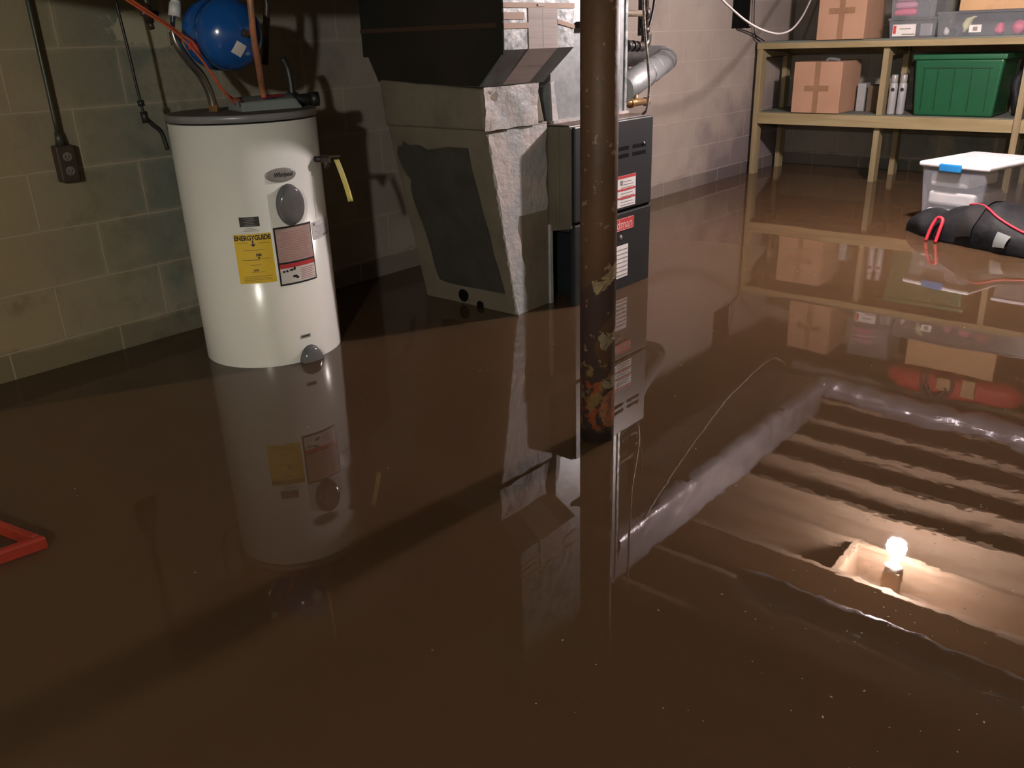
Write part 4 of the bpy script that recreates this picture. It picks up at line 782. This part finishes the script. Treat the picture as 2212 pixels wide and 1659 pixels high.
carton('tan cardboard box on top of the long clear bin', 7.10, 7.45, 1.22, 1.885, 1.2435, 1.46, MT['cardtan'], tape=None)
# red bag on top, seen mirrored in the water
rb = thing('red_bag', 'red bag with black handles above the top shelf, mirrored in the water', 'bag', (7.3, 1.5, 1.4615))
def bag_surface(c, r, n1=28, n2=16, e=0.55):
    def f(u, v):
        t_ = 2*PI*u; p_ = PI*(v-0.5); sg = lambda a_: math.copysign(abs(a_)**e, a_)
        return Vector((c[0]+r[0]*sg(math.cos(p_))*sg(math.cos(t_)), c[1]+r[1]*sg(math.cos(p_))*sg(math.sin(t_)), c[2]+r[2]*sg(math.sin(p_))))
    return MB().grid(f, n1, n2)
bag_surface((7.27, 1.52, 1.585), (0.19, 0.52, 0.105), 48, 20).build('bag_body', MT['redfab'], rb, disp=0.025, dscale=6)
for y_ in (1.62, 1.58): MB().tube([(7.07, y_+0.10, 1.49), (7.04, y_+0.09, 1.60), (7.03, y_+0.0, 1.68), (7.04, y_-0.09, 1.60), (7.07, y_-0.10, 1.49)], 0.012, n=8).build('handle', MT['blackrub'], rb)
MB().box(7.035, 7.075, 1.50, 1.60, 1.50, 1.60).box(7.045, 7.08, 1.32, 1.42, 1.48, 1.63).build('pale_panel', MT['cardtan'], rb, bevel=0.01)
tag(MB().lathe([(max(0.13*math.sin(PI*k/10), 0.001), -0.13*math.cos(PI*k/10)) for k in range(11)], (7.35, 3.15, TZ+0.135), n=22).build('grey_sack', MT['darkslope'], disp=0.03, dscale=6), 'dull grey sack on the left end of the top shelf', 'sack') if False else None

# ------------------------------------------------------------------ floating white bin
fb = thing('floating_bin', 'frosted white plastic bin with white lid and blue latch floating by the shelf', 'bin', (5.9, 1.35, -0.12))
ua = math.radians(-15); U = Vector((math.cos(ua), math.sin(ua), 0)); V_ = Vector((math.sin(ua), -math.cos(ua), 0))   # U long axis, V_ towards the viewer's right
A0 = Vector((5.665, 1.600, 0)); LNG, SHT = 0.62, 0.44; LZ = 0.385
def fbp(u, v, z): return A0+U*u+V_*v+Vector((0, 0, z))
def fbox(mb, u0, u1, v0, v1, z0, z1, k=0.0): return mb.hexa([fbp(u0+k, v0+k, z0), fbp(u1-k, v0+k, z0), fbp(u1-k, v1-k, z0), fbp(u0+k, v1-k, z0)], [fbp(u0, v0, z1), fbp(u1, v0, z1), fbp(u1, v1, z1), fbp(u0, v1, z1)])
mb = MB(); k = 0.035
q = [fbp(0.015+k, 0.015+k, -0.12), fbp(LNG-0.015-k, 0.015+k, -0.12), fbp(LNG-0.015-k, SHT-0.015-k, -0.12), fbp(0.015+k, SHT-0.015-k, -0.12), fbp(0.015, 0.015, LZ-0.03), fbp(LNG-0.015, 0.015, LZ-0.03), fbp(LNG-0.015, SHT-0.015, LZ-0.03), fbp(0.015, SHT-0.015, LZ-0.03)]
mb.add(q, [(3, 2, 1, 0), (0, 1, 5, 4), (1, 2, 6, 5), (2, 3, 7, 6), (3, 0, 4, 7)]); mb.build('tub', MT['frost'], fb, bevel=0.02, bseg=3)
lidp = fbox(MB(), 0, LNG, 0, SHT, LZ-0.032, LZ).build('lid', MT['lidwhite'], fb, bevel=0.014, bseg=4)
fbox(MB(), 0.05, LNG-0.05, 0.05, SHT-0.05, LZ-0.001, LZ+0.006).build('lid_panel', MT['lidwhite'], lidp, bevel=0.004)
fbox(MB(), -0.014, 0.012, 0.14, 0.275, LZ-0.050, LZ-0.004).build('latch', MT['latch'], fb, bevel=0.007, bseg=3)
for lb, v0, v1, z0, z1 in (('top folded white sheet inside the floating bin', 0.06, 0.30, 0.235, 0.315), ('middle folded white sheet inside the floating bin', 0.06, 0.35, 0.125, 0.205), ('lowest folded white sheet inside the floating bin', 0.06, 0.345, 0.02, 0.10)):
    tag(fbox(MB(), 0.052, 0.40, v0, v1, z0, z1).build('folded_sheet', MT['paper'], bevel=0.018, bseg=3), lb, 'sheet')

# ------------------------------------------------------------------ black gym bag in the water
gb = thing('gym_bag', 'black gym bag with red trim floating beside the white bin', 'bag', (5.45, 1.1, -0.1))
axis0, axis1 = Vector((5.55, 1.57, 0.0)), Vector((5.14, 0.48, 0.0))
ad_ = (axis1-axis0).normalized(); an_ = Vector((ad_.y, -ad_.x, 0)); an_ = an_ if an_.x < 0 else -an_   # towards viewer
def hprof(s): return 0.05+0.085*min(1, s/0.12)**0.7 - 0.03*math.exp(-((s-0.20)/0.07)**2) + 0.085*math.exp(-((s-0.50)/0.2)**2)
def wprof(s): return 0.05+0.15*min(1, s/0.30)**0.8
def bagf(u, v):
    s = v; t_ = 2*PI*u; c_ = axis0+(axis1-axis0)*s
    endk = math.sin(min(1, min(s, 1-s)/0.06)*PI/2)
    wv = (0.02+wprof(s))*max(endk, 0.02); h = hprof(s)*max(endk, 0.05)
    x = math.copysign(abs(math.cos(t_))**0.8, math.cos(t_))*wv; z = math.copysign(abs(math.sin(t_))**0.8, math.sin(t_)); z = z*h if z > 0 else z*0.10
    p = c_+an_*x+Vector((0, 0, z+0.01)); nn = noise.noise_vector(p*7)*0.022; return p+Vector((nn.x, nn.y, nn.z*0.8 if z > 0 else 0))
MB().grid(bagf, 40, 60).build('bag_body', MT['bagblack'], gb)
def on_bag(s, t_, off=0.006):
    p = bagf(t_/(2*PI), s); return p+an_*off*math.cos(t_)+Vector((0, 0, off*math.sin(t_)))
MB().tube([on_bag(0.36+0.6*k/12, 1.45-0.75*math.sin(PI/2*min(1, k/7)), 0.004) for k in range(13)], 0.0065, n=8).build('red_piping', MT['redstrap'], gb)
def ribbon(pts, w_, wd): 
    P = [Vector(p_) for p_ in pts]; return MB().grid(lambda u, v: P[min(int(v*(len(P)-1)+0.5), len(P)-1)]+wd*(u-0.5)*w_, 1, len(P)-1)
q = on_bag(0.30, 0.62, 0.01)
st = [q+ad_*(-0.028)+an_*0.07+Vector((0, 0, -0.12)), q+ad_*(-0.026)+an_*0.045+Vector((0, 0, -0.05)), q+ad_*(-0.018)+an_*0.02+Vector((0, 0, 0.0)), q+ad_*0.0+an_*0.015+Vector((0, 0, 0.012)), q+ad_*0.024+an_*0.02+Vector((0, 0, 0.0)), q+ad_*0.032+an_*0.045+Vector((0, 0, -0.05)), q+ad_*0.034+an_*0.07+Vector((0, 0, -0.12))]
MB().tube(st, 0.010, n=8).build('red_strap_loop', MT['redstrap'], gb)
MB().grid(lambda u, v: on_bag(0.40+0.085*u, 1.75-1.6*v, 0.009), 6, 12).build('black_strap', MT['blackrub'], gb)
c_ = on_bag(0.62, 0.25, 0.012)
MB().grid(lambda u, v: on_bag(0.60+0.07*u, 0.08+0.36*v, 0.010), 4, 4).build('grey_patch', MT['boxgrey'], gb)

# ------------------------------------------------------------------ red frame at left edge
rf = MB(); FZ0, FZ1 = -0.01, 0.033
c0 = Vector((0.588, 2.098, 0)); u1 = Vector((math.cos(math.radians(102.6)), math.sin(math.radians(102.6)), 0)); u2 = Vector((math.cos(math.radians(170.8)), math.sin(math.radians(170.8)), 0))
def rq(a, b): return c0+u1*a+u2*b
def rbar(a0, a1, b0, b1): rf.hexa([rq(a0, b1)+Vector((0, 0, FZ0)), rq(a0, b0)+Vector((0, 0, FZ0)), rq(a1, b0)+Vector((0, 0, FZ0)), rq(a1, b1)+Vector((0, 0, FZ0))], [rq(a0, b1)+Vector((0, 0, FZ1)), rq(a0, b0)+Vector((0, 0, FZ1)), rq(a1, b0)+Vector((0, 0, FZ1)), rq(a1, b1)+Vector((0, 0, FZ1))])
rbar(0, 0.0255, 0, 0.5); rbar(0.0255, 0.5, 0, 0.021); rbar(0.0255, 0.5, 0.47, 0.5); rbar(0.474, 0.5, 0.0305, 0.4695)
tag(rf.build('red_frame', MT['redframe'], bevel=0.008, bseg=3), 'corner of a red painted frame sticking out of the water at the left picture edge', 'frame')

# ------------------------------------------------------------------ overhead foil ducts (mirrored in the water)
d1 = thing('foil_duct', 'straight foil wrapped overhead duct mirrored as the diagonal silver band in the water', 'duct', (5.3, 2.6, 1.62))
mb = MB().grid(lambda u, v: (lambda t_: Vector((3.65+3.1*v, 2.68+0.27*max(-1, min(1, 1.35*math.cos(t_))), 1.78+0.16*max(-1, min(1, 1.35*math.sin(t_))))))(2*PI*u), 24, 60)
mb.build('wrapped_trunk', MT['foil'], d1, disp=0.022, dscale=9)
for x_ in (4.45, 5.9): MB().box(x_, x_+0.05, 2.40, 2.95, 1.605, 1.612).build('strap', MT['galv'], d1)
tag(MB().tube([(6.72, 2.62, 1.80), (7.0, 2.55, 1.78), (7.05, 2.2, 1.80), (7.0, 1.7, 1.83), (7.02, 1.2, 1.82), (6.98, 0.7, 1.84), (7.0, -0.4, 1.84)], lambda s: 0.105+0.008*math.sin(60*s), n=20, sub=14).build('flexible_duct', MT['foil'], disp=0.02, dscale=12),
    'round foil flexible duct above the shelves, mirrored as a sagging silver band', 'duct')
tag(MB().grid(lambda u, v: (lambda t_: Vector((3.93+0.10*math.cos(t_), 1.75-3.0*v, 1.84+0.10*math.sin(t_))))(2*PI*u), 20, 60).build('branch_duct', MT['foil'], disp=0.022, dscale=11),
    'crinkled foil branch duct overhead near the camera side, seen only mirrored in the water', 'duct')
# unseen trunk over the heater, placed so its shadow falls on the upper wall
tag(MB().box(0.75, 2.55, 2.30, 2.70, 1.43, 1.78).build('shading_trunk_duct', MT['darkduct']), 'dark trunk duct out of view above the water heater, placed to shade the upper wall', 'duct')

# ------------------------------------------------------------------ specks on the water
mb = MB(); rnd = random.Random(11)
for k in range(190):
    if k < 70: x = rnd.uniform(0.6, 4.5); y = rnd.uniform(0.0, 2.4)
    elif k < 150: x = rnd.gauss(1.95, 0.28); y = rnd.gauss(0.45, 0.2)
    else: x = rnd.gauss(1.35, 0.22); y = rnd.gauss(0.35, 0.2)
    if math.hypot(x-1.945, y-1.375) < 0.08: continue
    r_ = rnd.uniform(0.0006, 0.0017); a_ = rnd.uniform(0, PI); e_ = rnd.uniform(1, 2.2)
    n = 7; vs_ = [Vector((x, y, 0.0012))]+[Vector((x+r_*e_*math.cos(2*PI*i/n)*math.cos(a_)-r_*math.sin(2*PI*i/n)*math.sin(a_), y+r_*e_*math.cos(2*PI*i/n)*math.sin(a_)+r_*math.sin(2*PI*i/n)*math.cos(a_), 0.0002)) for i in range(n)]
    mb.add(vs_, [(0, 1+i, 1+(i+1) % n) for i in range(n)])
tag(mb.build('floating_specks', MT['specks']), 'pale bits of debris scattered on the muddy water', 'debris', kind='stuff')
